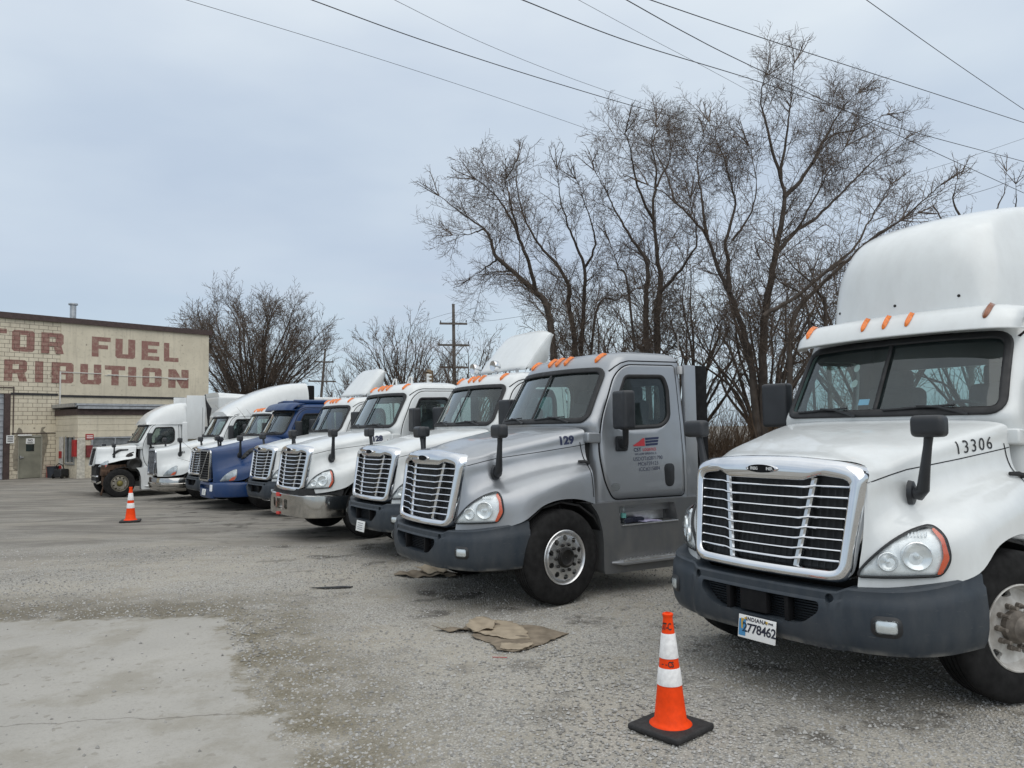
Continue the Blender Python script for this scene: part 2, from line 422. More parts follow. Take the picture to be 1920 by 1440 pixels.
def grid_mesh(name, Gd, closed_v=False, angle=50, flip=False):
    n, m = Gd.shape[:2]; V = Gd.reshape(-1, 3); F = []
    for i in range(n - 1):
        for j in range(m if closed_v else m - 1):
            q = (i * m + j, i * m + (j + 1) % m, (i + 1) * m + (j + 1) % m, (i + 1) * m + j); F.append(q[::-1] if flip else q)
    return V, F
def bvh_of(V, F): return BVHTree.FromPolygons([tuple(v) for v in V], F)
def prism(outline, to_a, to_b):
    bm = bmesh.new(); a = [bm.verts.new(to_a(p)) for p in outline]; b = [bm.verts.new(to_b(p)) for p in outline]; n = len(a)
    bm.faces.new(a); bm.faces.new(b[::-1])
    for i in range(n): bm.faces.new((a[i], b[i], b[(i + 1) % n], a[(i + 1) % n]))
    return mesh_bm('cutter', bm, 35, False)

# ------------------------------------------------------------------ lorry shapes (x forward, y to the driver's side, z up; x = 0 at the bumper)
HOOD_WIDE = [
 (-.13, [(0, 1.655), (.36, 1.645), (.64, 1.59), (.70, 1.50), (.705, 1.32), (.705, 1.17), (.70, 1.08), (.69, .97), (.685, .815)]),
 (-.28, [(0, 1.672), (.38, 1.662), (.665, 1.60), (.725, 1.515), (.735, 1.37), (.755, 1.24), (.80, 1.15), (.875, 1.03), (.885, .825)]),
 (-.47, [(0, 1.70), (.41, 1.69), (.70, 1.62), (.76, 1.535), (.775, 1.41), (.83, 1.29), (.95, 1.225), (1.055, 1.12), (1.07, .86)]),
 (-.70, [(0, 1.75), (.44, 1.745), (.755, 1.69), (.808, 1.58), (.825, 1.46), (.89, 1.36), (1.03, 1.295), (1.15, 1.18), (1.185, .925)]),
 (-.95, [(0, 1.80), (.46, 1.795), (.805, 1.74), (.853, 1.62), (.875, 1.51), (.935, 1.42), (1.065, 1.36), (1.175, 1.25), (1.20, 1.075)]),
 (-1.20, [(0, 1.84), (.49, 1.838), (.855, 1.79), (.90, 1.66), (.915, 1.55), (.97, 1.465), (1.08, 1.41), (1.18, 1.30), (1.205, 1.125)]),
 (-1.45, [(0, 1.88), (.52, 1.878), (.905, 1.84), (.948, 1.71), (.96, 1.59), (1.0, 1.505), (1.085, 1.445), (1.165, 1.33), (1.19, 1.105)]),
 (-1.66, [(0, 1.91), (.55, 1.908), (.945, 1.875), (.985, 1.76), (.995, 1.63), (1.02, 1.54), (1.075, 1.47), (1.14, 1.35), (1.165, 1.04)])]
HOOD_NARROW = [
 (-.02, [(0, 1.60), (.28, 1.595), (.46, 1.56), (.50, 1.48), (.515, 1.25), (.53, 1.08), (.545, .98), (.56, .86), (.565, .74)]),
 (-.18, [(0, 1.615), (.31, 1.61), (.51, 1.575), (.56, 1.49), (.58, 1.28), (.63, 1.10), (.70, 1.02), (.78, .90), (.79, .74)]),
 (-.38, [(0, 1.645), (.35, 1.64), (.58, 1.60), (.635, 1.505), (.66, 1.31), (.73, 1.15), (.85, 1.07), (.95, .94), (.965, .76)]),
 (-.65, [(0, 1.70), (.40, 1.69), (.66, 1.65), (.72, 1.55), (.755, 1.37), (.86, 1.23), (1.0, 1.15), (1.10, 1.02), (1.125, .82)]),
 (-.95, [(0, 1.76), (.44, 1.75), (.735, 1.705), (.795, 1.605), (.835, 1.44), (.93, 1.31), (1.07, 1.235), (1.165, 1.13), (1.185, 1.04)]),
 (-1.20, [(0, 1.81), (.48, 1.80), (.80, 1.75), (.86, 1.655), (.895, 1.50), (.975, 1.37), (1.095, 1.29), (1.18, 1.20), (1.20, 1.11)]),
 (-1.45, [(0, 1.86), (.52, 1.85), (.875, 1.795), (.925, 1.705), (.955, 1.56), (1.015, 1.43), (1.105, 1.34), (1.165, 1.25), (1.18, 1.10)]),
 (-1.66, [(0, 1.905), (.55, 1.90), (.93, 1.835), (.985, 1.75), (.995, 1.63), (1.025, 1.51), (1.085, 1.42), (1.14, 1.32), (1.155, 1.04)])]
def gx(y, z): return -.02 - .09 * (y / .7) ** 2 - (z - .87) / .7 * .11
def hood_grid(tab, cols=9):
    A = np.zeros((len(tab), 2 * cols - 1, 3))
    for i, (x, pts) in enumerate(tab):
        for j, (y, z) in enumerate(pts[:cols]):
            xx = x + .10 * max(0, 1 - (y / .75) ** 2) if tab is HOOD_NARROW else (gx(y, z) - .055 if i == 0 else x + (.04, .055, .07, .085, .10, .10, .10)[min(i, 7) - 1] * max(0, 1 - (y / .75) ** 2))
            A[i, cols - 1 + j] = (xx, y, z); A[i, cols - 1 - j] = (xx, -y, z)
    return cr_interp(cr_interp(A, 6, 0), 6, 1)
def hood_data(kind):
    def f():
        Gd = hood_grid(HOOD_WIDE if kind == 'wide' else HOOD_NARROW); V, F = grid_mesh('hood', Gd, flip=True); b = bvh_of(V, F)
        return V, F, b
    return cached('hoodraw' + kind, f)
def hood_mesh(kind, cols=9):
    def f():
        V, F, b = hood_data(kind)
        if cols < 9: V, F = grid_mesh('hood', hood_grid(HOOD_WIDE if kind == 'wide' else HOOD_NARROW, cols), flip=True)
        me = mesh_py('hood', V, F, 60)
        bm = bmesh.new(); bm.from_mesh(me); bmesh.ops.recalc_face_normals(bm, faces=bm.faces)
        if sum(fc.normal.z for fc in bm.faces) < 0: bmesh.ops.reverse_faces(bm, faces=bm.faces)
        bm.to_mesh(me); bm.free()
        me = finish(solid(me, .022), 50)
        # shut line between bonnet and side, as a narrow dark groove
        bm = bmesh.new(); bm.from_mesh(me); n0 = len(bm.faces)
        pr = Proj(b, 'side')
        if kind == 'wide':
            ln = [(-.26, 1.50), (-.62, 1.575), (-1.12, 1.63), (-1.66, 1.70)]
            for sgn in (1, -1):
                b2 = bmesh.new(); ribbon('', ln, .007, pr, .0025, .05, b2)
                if sgn < 0:
                    for v in b2.verts: v.co.y *= -1
                t = bpy.data.meshes.new('t'); b2.to_mesh(t); b2.free(); bm.from_mesh(t); bpy.data.meshes.remove(t)
        for fc in bm.faces[n0:] if False else list(bm.faces)[n0:]: fc.material_index = 1
        bm.to_mesh(me); bm.free(); me.update(); return finish(me, 50)
    return cached('hood%s%d' % (kind, cols), f)

def cab_rings():
    tab = [  # z, front x, half width, rear x, inset of the corner
     (.90, -1.62, 1.045, -3.20), (1.05, -1.62, 1.06, -3.20), (1.25, -1.62, 1.068, -3.20), (1.5, -1.62, 1.066, -3.20), (1.75, -1.615, 1.045, -3.20), (1.93, -1.57, 1.03, -3.20),
     (2.05, -1.635, 1.017, -3.20), (2.2, -1.715, 1.003, -3.20), (2.4, -1.825, .985, -3.20), (2.56, -1.915, .968, -3.20), (2.64, -1.955, .957, -3.20), (2.70, -2.0, .94, -3.195),
     (2.75, -2.06, .905, -3.18), (2.79, -2.17, .83, -3.14), (2.82, -2.36, .68, -3.05), (2.835, -2.6, .42, -2.95)]
    A = []
    for z, xc, ys, xr in tab:
        dk = .175; yk = ys - .045; xk = xc - dk; k = ys / 1.0
        half = [(xc, 0), (xc - .018, .3 * k), (xc - .055, .58 * k), (xc - .105, .78 * k), (xk + .02, yk - .045), (xk - .025, yk + .012), (xk - .09, ys - .005), (xk - .2, ys)]
        x0, x1 = xk - .2, xr + .10
        half += [(x0 + (x1 - x0) * t, ys) for t in (.25, .5, .75)] + [(x1, ys), (xr + .03, ys - .02), (xr + .004, ys - .07), (xr, ys - .2), (xr, 0)]
        full = half + [(x, -y) for x, y in half[-2:0:-1]]
        A.append([(x, y, z) for x, y in full])
    return np.array(A)
def cab_data():
    def f():
        A = cr_interp(cab_rings(), 4, 0); A = np.concatenate([A, A[:, :1]], 1); A = cr_interp(A, 3, 1)[:, :-1]
        V, F = grid_mesh('cab', A, closed_v=True, flip=False); m = A.shape[1]; n = A.shape[0]
        F = F + [tuple(range((n - 1) * m, n * m))]
        return V, F, bvh_of(V, F)
    return cached('cabraw', f)
WS = rpoly([(-.93, 1.962), (.93, 1.962), (.905, 2.20), (.872, 2.575), (.4, 2.588), (-.4, 2.588), (-.872, 2.575), (-.905, 2.20)], [.10, .10, .3, .11, .1, .1, .11, .3], 6)
DOOR = rpoly([(-1.865, 1.93), (-2.13, 2.50), (-2.30, 2.625), (-3.08, 2.635), (-3.095, 1.055), (-2.0, 1.07), (-1.89, 1.25), (-1.83, 1.58)], [.15, .12, .1, .04, .05, .06, .1, .2], 5)
WIN = rpoly([(-2.28, 2.50), (-2.885, 2.512), (-2.945, 2.36), (-2.93, 1.99), (-2.80, 1.89), (-2.15, 1.868), (-2.058, 1.93), (-2.06, 2.07)], [.06, .07, .09, .10, .10, .09, .09, .12], 5)
RWIN = rpoly([(-.62, 1.98), (.62, 1.98), (.60, 2.42), (-.60, 2.42)], .07, 4)
def cab_mesh():
    def f():
        V, F, b = cab_data(); me = mesh_py('cab', V, F, 60)
        bm = bmesh.new(); bm.from_mesh(me); bmesh.ops.recalc_face_normals(bm, faces=bm.faces)
        top = max(bm.faces, key=lambda q: q.calc_center_median().z)
        if top.normal.z < 0: bmesh.ops.reverse_faces(bm, faces=bm.faces)
        bm.to_mesh(me); bm.free()
        me = solid(me, .045, -1, 1)
        cuts = [prism(WS, lambda p: (-1.0, p.x, p.y), lambda p: (-2.33, p.x, p.y)),
                prism(WIN, lambda p: (p.x, 1.5, p.y), lambda p: (p.x, -1.5, p.y)),
                prism(RWIN, lambda p: (-3.0, p.x, p.y), lambda p: (-3.5, p.x, p.y))]
        return cut(me, cuts, 40)
    return cached('cab', f)
def both(name, fn, mats, parent):
    """left part, and its mirror image on the right"""
    me = cached(fn.__name__ + 'L', fn); a = put(name, me, mats, parent); b = put(name, cached(fn.__name__ + 'R', lambda: mirrored(me)), mats, parent); return a, b
def door_me():
    pr = Proj(cab_data()[2], 'side'); c = (-2.5, 2.2)
    return solid(ring_patch('door', polar(DOOR, c, 220), polar(WIN, c, 220), pr, .009, 10), .012)
def door_gap_me():
    pr = Proj(cab_data()[2], 'side'); D = resample(DOOR, 160); return ring_patch('door_seal', shrink(D, -.016), shrink(D, .004), pr, .003, 1)
def win_frame_me():
    pr = Proj(cab_data()[2], 'side'); D = resample(WIN, 120); return solid(ring_patch('window_frame', shrink(D, -.012), shrink(D, .034), pr, .014, 2, offB=.0), .012)
def win_me():
    pr = Proj(cab_data()[2], 'side'); return patch('window', WIN, pr, -.014, .12)
def ws_me(): return patch('windscreen', WS, Proj(cab_data()[2], 'front'), -.010, .10)
def ws_frame_me():
    D = resample(WS, 160); return solid(ring_patch('windscreen_frame', shrink(D, -.022), shrink(D, .036), Proj(cab_data()[2], 'front'), .008, 3), .01)
def ws_div_me(): return solid(ribbon('d', [(0, 1.965), (0, 2.58)], .034, Proj(cab_data()[2], 'front'), .004), .012)
def roof_seam_me():
    pr = Proj(cab_data()[2], 'side'); return ribbon('roof_seam', [(-2.09, 2.55), (-2.16, 2.605), (-2.24, 2.65), (-2.36, 2.68), (-3.16, 2.688)], .013, pr, .003, .03)
def rear_win_me(): return mesh_py('rear_window', [(-3.185, p.x, p.y) for p in RWIN], [tuple(range(len(RWIN)))], smooth=False)
def handle_me():
    bm = bmesh.new(); o = rpoly([(-2.77, 1.445), (-2.94, 1.445), (-2.93, 1.17), (-2.79, 1.17)], .07, 5)
    return patch('door_handle', o, Proj(cab_data()[2], 'side'), .011, .05, .012)
def badge_me(): return patch('badge', [Vector((-2.02 + .072 * math.cos(a), 1.205 + .045 * math.sin(a))) for a in np.linspace(0, 2 * math.pi, 20)[:-1]], Proj(cab_data()[2], 'side'), .012, .05, .006)
def marker_me_at(y, z, wd=.030, ht=.060, bvh=None, tilt=0):
    o = [Vector((y + wd * math.cos(a), z + ht * math.sin(a))) for a in np.linspace(0, 2 * math.pi, 21)[:-1]]
    return patch('marker', o, Proj(bvh, 'front'), .004, .018, .030)

# grille
GOUT = rpoly([(-.655, .845), (.655, .845), (.728, 1.585), (.60, 1.635), (.25, 1.668), (-.25, 1.668), (-.60, 1.635), (-.728, 1.585)], [.10, .10, .075, .2, .2, .2, .2, .075], 6)
GIN = rpoly([(-.585, .925), (.585, .925), (.637, 1.515), (.405, 1.542), (.335, 1.502), (-.335, 1.502), (-.405, 1.542), (-.637, 1.515)], [.06, .06, .06, .05, .05, .05, .05, .06], 5)
def latch_me():
    pr = Proj(hood_data('wide')[2], 'side'); bm = bmesh.new()
    tube(bm, [pr((-1.53, 1.50), .02), pr((-1.60, 1.49), .03), pr((-1.66, 1.485), .02)], [.014, .018, .014], 6); lathe(bm, [(.02, -.01), (.02, .012), (.001, .014)], 10, 'Y', pr((-1.64, 1.485), .02))
    return mesh_bm('hood_latch', bm)
def side_seam_me():
    return ribbon('hood_seam', [(-1.60, 1.73), (-1.625, 1.55), (-1.635, 1.40), (-1.64, 1.12)], .010, Proj(hood_data('wide')[2], 'side'), .003, .04)
def surround_me():
    c = (0, 1.24); n = 200; O = polar(GOUT, c, n); I = polar(GIN, c, n); rings = []
    for t, dx in ((0, -.16), (0, -.035), (.06, -.012), (.22, .012), (.5, .022), (.8, .014), (.96, .002), (1, -.008), (1.0, -.10)):
        rings.append([(gx(a.lerp(b, t).x, a.lerp(b, t).y) + dx, a.lerp(b, t).x, a.lerp(b, t).y) for a, b in zip(O, I)])
    V = [p for r in rings for p in r]; F = []
    for j in range(len(rings) - 1):
        for i in range(n): F.append((j * n + i, j * n + (i + 1) % n, (j + 1) * n + (i + 1) % n, (j + 1) * n + i))
    bm = bmesh.new(); bv = [bm.verts.new(v) for v in V]
    for f in F: bm.faces.new([bv[i] for i in f])
    return mesh_bm('grille_surround', bm, 50)
def grille_back_me():
    I = polar(shrink(GIN, -.01), (0, 1.24), 120); V = [(gx(0, 1.24) - .085, 0, 1.24)] + [(gx(p.x, p.y) - .085, p.x, p.y) for p in I]
    return mesh_py('grille', V, [(0, 1 + i, 1 + (i + 1) % 120) for i in range(120)])
BARZ = [1.470, 1.397, 1.328, 1.259, 1.190, 1.121, 1.052, .985]
def bars_me():
    bm = bmesh.new(); sec = [(0, -.0065), (.006, 0), (0, .0065), (-.055, .005), (-.055, -.005)]
    for z in BARZ:
        hw = .585 + .052 * (z - .925) / .59 - .004; prev = None
        for k in range(41):
            y = -hw + 2 * hw * k / 40; vv = .27 + .10 * (z - .9) / .6; f = 1 / (1 + math.exp((abs(y) - vv) / .012))
            x = gx(y, z) - .014 + .016 * f; zz = z - .010 * f
            cur = [bm.verts.new((x + dx, y, zz + dz)) for dx, dz in sec]
            if prev:
                for i in range(5): bm.faces.new((prev[i], prev[(i + 1) % 5], cur[(i + 1) % 5], cur[i]))
            prev = cur
    return mesh_bm('grille_bars', bm, 30)
def vbars_me(sd):
    bm = bmesh.new()
    for s in (sd,):
        prev = None
        for k in range(13):
            z = .92 + .60 * k / 12; y = s * (.27 + .10 * (z - .9) / .6)
            cur = [bm.verts.new((gx(y, z) + dx, y + dy, z)) for dx, dy in ((-.045, -.022), (-.032, -.012), (-.032, .012), (-.045, .022), (-.075, .022), (-.075, -.022))]
            if prev:
                for i in range(6): bm.faces.new((prev[i], prev[(i + 1) % 6], cur[(i + 1) % 6], cur[i]))
            prev = cur
    return mesh_bm('grille_upright', bm, 30)
def mesh_screen_me():
    bm = bmesh.new()
    for k in range(26):
        y = -.60 + 1.2 * k / 25
        if abs(abs(y) - .32) < .03: continue
        prev = None
        for j in range(5):
            z = .93 + .56 * j / 4; cur = [bm.verts.new((gx(y, z) - .078, y - .004, z)), bm.verts.new((gx(y, z) - .078, y + .004, z))]
            if prev: bm.faces.new((prev[0], prev[1], cur[1], cur[0]))
            prev = cur
    return mesh_bm('grille_screen', bm, 30)
def emblem_me():
    bm = bmesh.new(); c = (gx(0, 1.585) + .012, 0, 1.578); n = 28
    rings = []
    for s, dx in ((1.0, 0), (.98, .02), (.88, .026), (.84, .018), (0.02, .018)):
        rings.append([bm.verts.new((c[0] + dx, c[1] + .138 * s * math.cos(2 * math.pi * k / n), c[2] + .033 * (s if s > .5 else s) * math.sin(2 * math.pi * k / n))) for k in range(n)])
    for j, (a, b) in enumerate(zip(rings, rings[1:])):
        for k in range(n):
            f = bm.faces.new((a[k], a[(k + 1) % n], b[(k + 1) % n], b[k])); f.material_index = 1 if j == 3 else 0
    bm.faces.new(rings[-1]).material_index = 1
    return mesh_bm('emblem', bm, 35)

# headlamp of the wide-nosed lorries
HL = rpoly([(.628, .898), (1.10, .925), (1.165, 1.02), (1.14, 1.165), (1.08, 1.222), (.95, 1.19), (.80, 1.105), (.69, 1.0), (.635, .935)], [.03, .04, .08, .06, .07, .15, .2, .15, .05], 5)
HSIG = rpoly([(1.072, .93), (1.105, .935), (1.155, 1.03), (1.13, 1.16), (1.088, 1.205), (1.072, 1.195), (1.112, 1.13), (1.118, 1.04)], .02, 4)
HD = (-.75, -.66, 0)
def hl_pr(): return Proj(hood_data('wide')[2], 'diag', D=HD)
def hl_house_me(): return solid(patch('headlight', HL, hl_pr(), .006, .05), .02, -1)
def hl_rim_me():
    D = resample(HL, 110); return solid(ring_patch('headlight_rim', shrink(D, -.009), shrink(D, .007), hl_pr(), .020, 1), .016)
def hl_lens_me(): return patch('headlight_lens', shrink(resample(HL, 80), .006), hl_pr(), .026, .05, .018)
def hl_sig_me(): return patch('turn_signal', HSIG, hl_pr(), .020, .04, .008)
def hl_refl_me():
    bm = bmesh.new(); pr = hl_pr(); D = Vector(HD).normalized(); Q = (-D).to_track_quat('Z', 'Y').to_matrix().to_4x4()
    for u, v, r in ((.965, 1.045, .086), (.795, 1.005, .058)):
        p = pr((u, v), .004); t = bmesh.new()
        lathe(t, [(r * 1.08, .0), (r * 1.06, .016), (r, .019), (r * .9, .010), (r * .65, .0), (r * .42, -.004), (r * .2, -.004), (r * .19, .024), (.002, .026)], 28)
        bmesh.ops.transform(t, matrix=Matrix.Translation(p - D * .004) @ Q, verts=t.verts); m = bpy.data.meshes.new('t'); t.to_mesh(m); t.free(); bm.from_mesh(m); bpy.data.meshes.remove(m)
    # vertical ribs of the small lamp above
    for k in range(6):
        u = .93 + .02 * k; tube(bm, [pr((u, 1.155), .012), pr((u + .008, 1.18), .012)], .006, 5)
    return mesh_bm('reflector', bm, 40)

# bumper
BPLAN = [(0.0, 0), (-.004, .22), (-.016, .42), (-.034, .58), (-.07, .76), (-.15, .94), (-.27, 1.06), (-.43, 1.135), (-.60, 1.17), (-.78, 1.19)]
def bumper_raw(plan=BPLAN, ztop=None, zbot=None, step=True, tuck=.10, prof=None, key=''):
    def f():
        ys = np.array([p[1] for p in plan]); half = np.array([(p[0], p[1]) for p in plan])
        full = np.concatenate([half[:0:-1] * (1, -1), half]); P = cr_interp(full, 8, 0); n = len(P)
        T = np.gradient(P, axis=0); T /= np.linalg.norm(T, axis=1)[:, None]; Nn = np.stack([T[:, 1], -T[:, 0]], 1)
        Nn = np.where((Nn[:, 0:1] < 0) & (np.abs(P[:, 1:2]) < .9), -Nn, Nn)
        zt = ztop or (lambda a, x: .80 if a < .60 else .80 + .03 * min(1, (a - .60) / .06) + .09 * min(1, max(0, -x - .05) / .7))
        zb = zbot or (lambda a, x: .405 if a < .5 else .405 + .012 * min(1, (a - .5) / .5))
        pf = prof or [(-.16, 0.04), (-tuck, 0.0), (-.035, .045), (-.008, .16), (.004, .30), (.008, .50), (.0, .70), (-.006, .82), (-.022, .86), (-.026, .97), (-.04, 1.0), (-.16, 1.0)]
        Gd = np.zeros((n, len(pf), 3))
        for i in range(n):
            a = abs(P[i, 1]); bl = 1 / (1 + math.exp((a - .615) / .012)) if step else 0
            z0, z1 = zb(a, P[i, 0]), zt(a, P[i, 0])
            for j, (o, t) in enumerate(pf):
                oo = o + (.028 * bl if -.1 < o else 0)
                Gd[i, j] = (P[i, 0] + Nn[i, 0] * oo, P[i, 1] + Nn[i, 1] * oo, z0 + (z1 - z0) * t)
        V, F = grid_mesh('b', Gd, closed_v=True); m = len(pf); F = F + [tuple(range(m)), tuple(range((n - 1) * m, n * m))]
        return V, F, bvh_of(V, F)
    return cached('bumperraw' + key, f)
INTAKE = rpoly([(-.50, .725), (.50, .725), (.50, .66), (.37, .555), (-.37, .555), (-.50, .66)], [.03, .03, .06, .10, .10, .06], 5)
def bumper_me():
    V, F, b = bumper_raw(); bm = bmesh.new(); bv = [bm.verts.new(v) for v in V]
    for f in F: bm.faces.new([bv[i] for i in f])
    me = mesh_bm('bumper', bm, 40)
    cuts = [prism(INTAKE, lambda p: (.2, p.x, p.y), lambda p: (-.075, p.x, p.y))]
    for s in (1, -1):
        c = [Vector((s * .56 + .028 * math.cos(a), .755 + .030 * math.sin(a))) for a in np.linspace(0, 2 * math.pi, 17)[:-1]]
        cuts.append(prism(c, lambda p: (.2, p.x, p.y), lambda p: (-.06, p.x, p.y)))
    return cut(me, cuts, 40)
def intake_me():
    bm = bmesh.new()
    for k in range(9):
        z = .572 + .0185 * k; hw = .36 + min(.12, max(0, (z - .55) * 1.2)); prev = None
        for i in range(13):
            y = -hw + 2 * hw * i / 12; x = -.055 - .03 * (y / .55) ** 2
            cur = [bm.verts.new((x + a, y, z + b)) for a, b in ((0, -.003), (.02, 0), (0, .003))]
            if prev:
                for q in range(3): bm.faces.new((prev[q], prev[(q + 1) % 3], cur[(q + 1) % 3], cur[q]))
            prev = cur
    for y in (-.25, .25): bx(bm, (-.03, y, .64), (.07, .035, .175), .008)
    return mesh_bm('air_intake', bm, 30)
FOG = rpoly([(.80, .578), (.965, .585), (.97, .665), (.805, .66)], .028, 4)
def fog_pr(): return Proj(bumper_raw()[2], 'diag', D=(-1, -.55, 0))
def _fog(u, v):  # front-plane outline carried to the diagonal plane
    return u, v
FOGD = rpoly([(.77, .575), (.91, .575), (.91, .665), (.77, .665)], .03, 4)
def fog_bezel_me():
    D = resample(FOGD, 48); return ring_patch('fog_bezel', shrink(D, -.020), shrink(D, .008), fog_pr(), .004, 2, offB=.018)
def fog_me(): return patch('fog_light', FOGD, fog_pr(), .009, .03, .010)
def fog_lens_me(): return patch('fog_lens', FOGD, fog_pr(), .014, .03, .016)
def plate_me(): return box_me('licence_plate', (.062, .045, .464), (.008, .315, .158), .003, Matrix.Rotation(R(-8), 3, 'Y'))

# wheels: local y = outward, centre at the axle, outer wall at y = 0
def tyre_me():
    p = [(.288, -.015), (.296, .0), (.32, .008), (.37, .012), (.43, .008), (.475, -.006), (.497, -.022), (.507, -.042)]
    for g in (-.085, -.125, -.165, -.205): p += [(.509, g + .012), (.497, g + .008), (.497, g - .0), (.509, g - .004)]
    p += [(.507, -.238), (.497, -.258), (.47, -.276), (.40, -.285), (.30, -.27), (.288, -.26)]
    return lathe_me('tyre', p, 72, 'Y', close=True, angle=30)
def rim_alu_me():
    prof = [(.292, .004), (.285, .010), (.278, .004), (.270, -.012), (.258, -.030), (.246, -.012), (.235, .004), (.20, .012), (.17, .014), (.150, .012), (.108, .010), (.106, -.03), (.24, -.055), (.262, -.20), (.292, -.20)]
    me = lathe_me('rim', prof, 80, 'Y', close=True, angle=40); cuts = []
    for k in range(10):
        a = 2 * math.pi * (k + .5) / 10; bm = bmesh.new(); lathe_c = lathe(bm, [(.030, -.12), (.030, .1)], 16, 'Y', (.207 * math.cos(a), 0, .207 * math.sin(a)))
        bm.faces.new(lathe_c[0]); bm.faces.new(lathe_c[1]); cuts.append(mesh_bm('c', bm))
    return cut(me, cuts, 40)
def rim_steel_me():
    prof = [(.292, .004), (.284, .008), (.272, -.010), (.262, -.05), (.250, -.085), (.225, -.095), (.190, -.085), (.165, -.065), (.150, -.06), (.105, -.06), (.104, -.09), (.24, -.125), (.262, -.22), (.292, -.22)]
    me = lathe_me('rim', prof, 80, 'Y', close=True, angle=40); cuts = []
    for k in range(5):
        a = 2 * math.pi * (k + .2) / 5; o = rpoly([(-.045, -.03), (.045, -.03), (.03, .04), (-.03, .04)], .022, 4); c, s = math.cos(a), math.sin(a)
        T = lambda p, y: ((.222 + p.y) * c - p.x * s, y, (.222 + p.y) * s + p.x * c)
        cuts.append(prism(o, lambda p: T(p, .1), lambda p: T(p, -.2)))
    return cut(me, cuts, 40)
def hub_alu_me():
    bm = bmesh.new(); r = lathe(bm, [(.108, -.02), (.108, .03), (.100, .034), (.098, .045), (.085, .05), (.078, .035), (.07, .03), (.002, .028)], 32, 'Y')
    for k in range(10):
        a = 2 * math.pi * k / 10; lathe(bm, [(.017, .008), (.019, .014), (.017, .034), (.010, .042), (.001, .043)], 6, 'Y', (.140 * math.cos(a), 0, .140 * math.sin(a)))
    return mesh_bm('hub', bm, 35)
def hub_steel_me():
    bm = bmesh.new(); lathe(bm, [(.11, -.09), (.11, -.02), (.095, .0), (.09, .03), (.07, .05), (.06, .075), (.002, .08)], 28, 'Y')
    for k in range(10):
        a = 2 * math.pi * k / 10; lathe(bm, [(.020, -.065), (.020, -.03), (.014, -.028), (.013, .02), (.001, .022)], 8, 'Y', (.142 * math.cos(a), 0, .142 * math.sin(a)))
    return mesh_bm('hub', bm, 35)
def hub_cap_me():
    bm = bmesh.new(); lathe(bm, [(.10, -.02), (.10, .03), (.07, .07), (.065, .10), (.002, .11)], 24, 'Y'); return mesh_bm('hub', bm, 35)
def wheel(parent, x, side, steer=0, style='alu', hole=True, y=1.195, z=.505):
    t = put('wheel', cached('tyre', tyre_me), TYRE, parent, (x, side * y, z), (0, 0, (R(steer) if side > 0 else math.pi + R(steer))))
    sty = {'alu': (rim_alu_me, ALU, hub_alu_me, GREASE), 'steel': (rim_steel_me, STEELW, hub_steel_me, plain('dusty_hub_steel', (.20, .175, .15), .7, .3, vary=.3, vscale=20)), 'old': (rim_alu_me, plain('dull_grey_rim', (.26, .24, .20), .5, .5, vary=.3), hub_cap_me, plain('oily_yellow_hub', (.20, .17, .05), .4, .2, vary=.3))}[style]
    put('rim', cached(sty[0].__name__, sty[0]), sty[1], t); put('hub', cached(sty[2].__name__, sty[2]), sty[3], t); return t

# mirrors
def hood_mirror_me():
    bm = bmesh.new(); tube(bm, [(-.575, .835, 1.435), (-.57, .90, 1.42), (-.562, .925, 1.45), (-.555, .95, 1.60), (-.55, .975, 1.74), (-.545, .99, 1.83)], [.045, .044, .040, .032, .027, .030], 10)
    t = bmesh.new(); lathe(t, [(.002, .02), (.05, .018), (.07, .01), (.075, -.02)], 20, 'Y'); bmesh.ops.transform(t, matrix=Matrix.Translation((-.575, .845, 1.425)) @ Matrix.Rotation(R(12), 4, 'Z') @ Matrix.Diagonal((.85, 1, 1.1, 1)), verts=t.verts)
    m = bpy.data.meshes.new('t'); t.to_mesh(m); t.free(); bm.from_mesh(m); bx(bm, (-.53, 1.0, 1.868), (.12, .215, .145), .045, seg=4)
    return mesh_bm('hood_mirror', bm, 50)
def side_mirror_me():
    bm = bmesh.new(); bx(bm, (-2.01, 1.27, 2.085), (.155, .27, .435), .04, Matrix.Rotation(R(-8), 3, 'Z'), 4)
    tube(bm, [(-2.13, 1.09, 1.70), (-2.12, 1.15, 1.70), (-2.08, 1.21, 1.78), (-2.04, 1.26, 1.90)], [.05, .042, .036, .04], 10)
    bx(bm, (-2.13, 1.075, 1.70), (.17, .03, .175), .02); bx(bm, (-2.15, 1.10, 1.70), (.09, .05, .12), .02)
    return mesh_bm('side_mirror', bm, 50)
def wiper_me(y0, y1):
    pr = Proj(cab_data()[2], 'front'); bm = bmesh.new()
    pts = [pr((y0 + (y1 - y0) * t, 1.985 + .022 * t), .028) for t in np.linspace(0, 1, 8)]; tube(bm, pts, .009, 6)
    tube(bm, [pr((y0 + (y1 - y0) * .5, 2.0), .04), pr((y0 + (y1 - y0) * .8, 1.99), .045), pr((y1 + .10, 1.945), .03)], [.008, .010, .013], 6)
    return mesh_bm('wiper', bm)

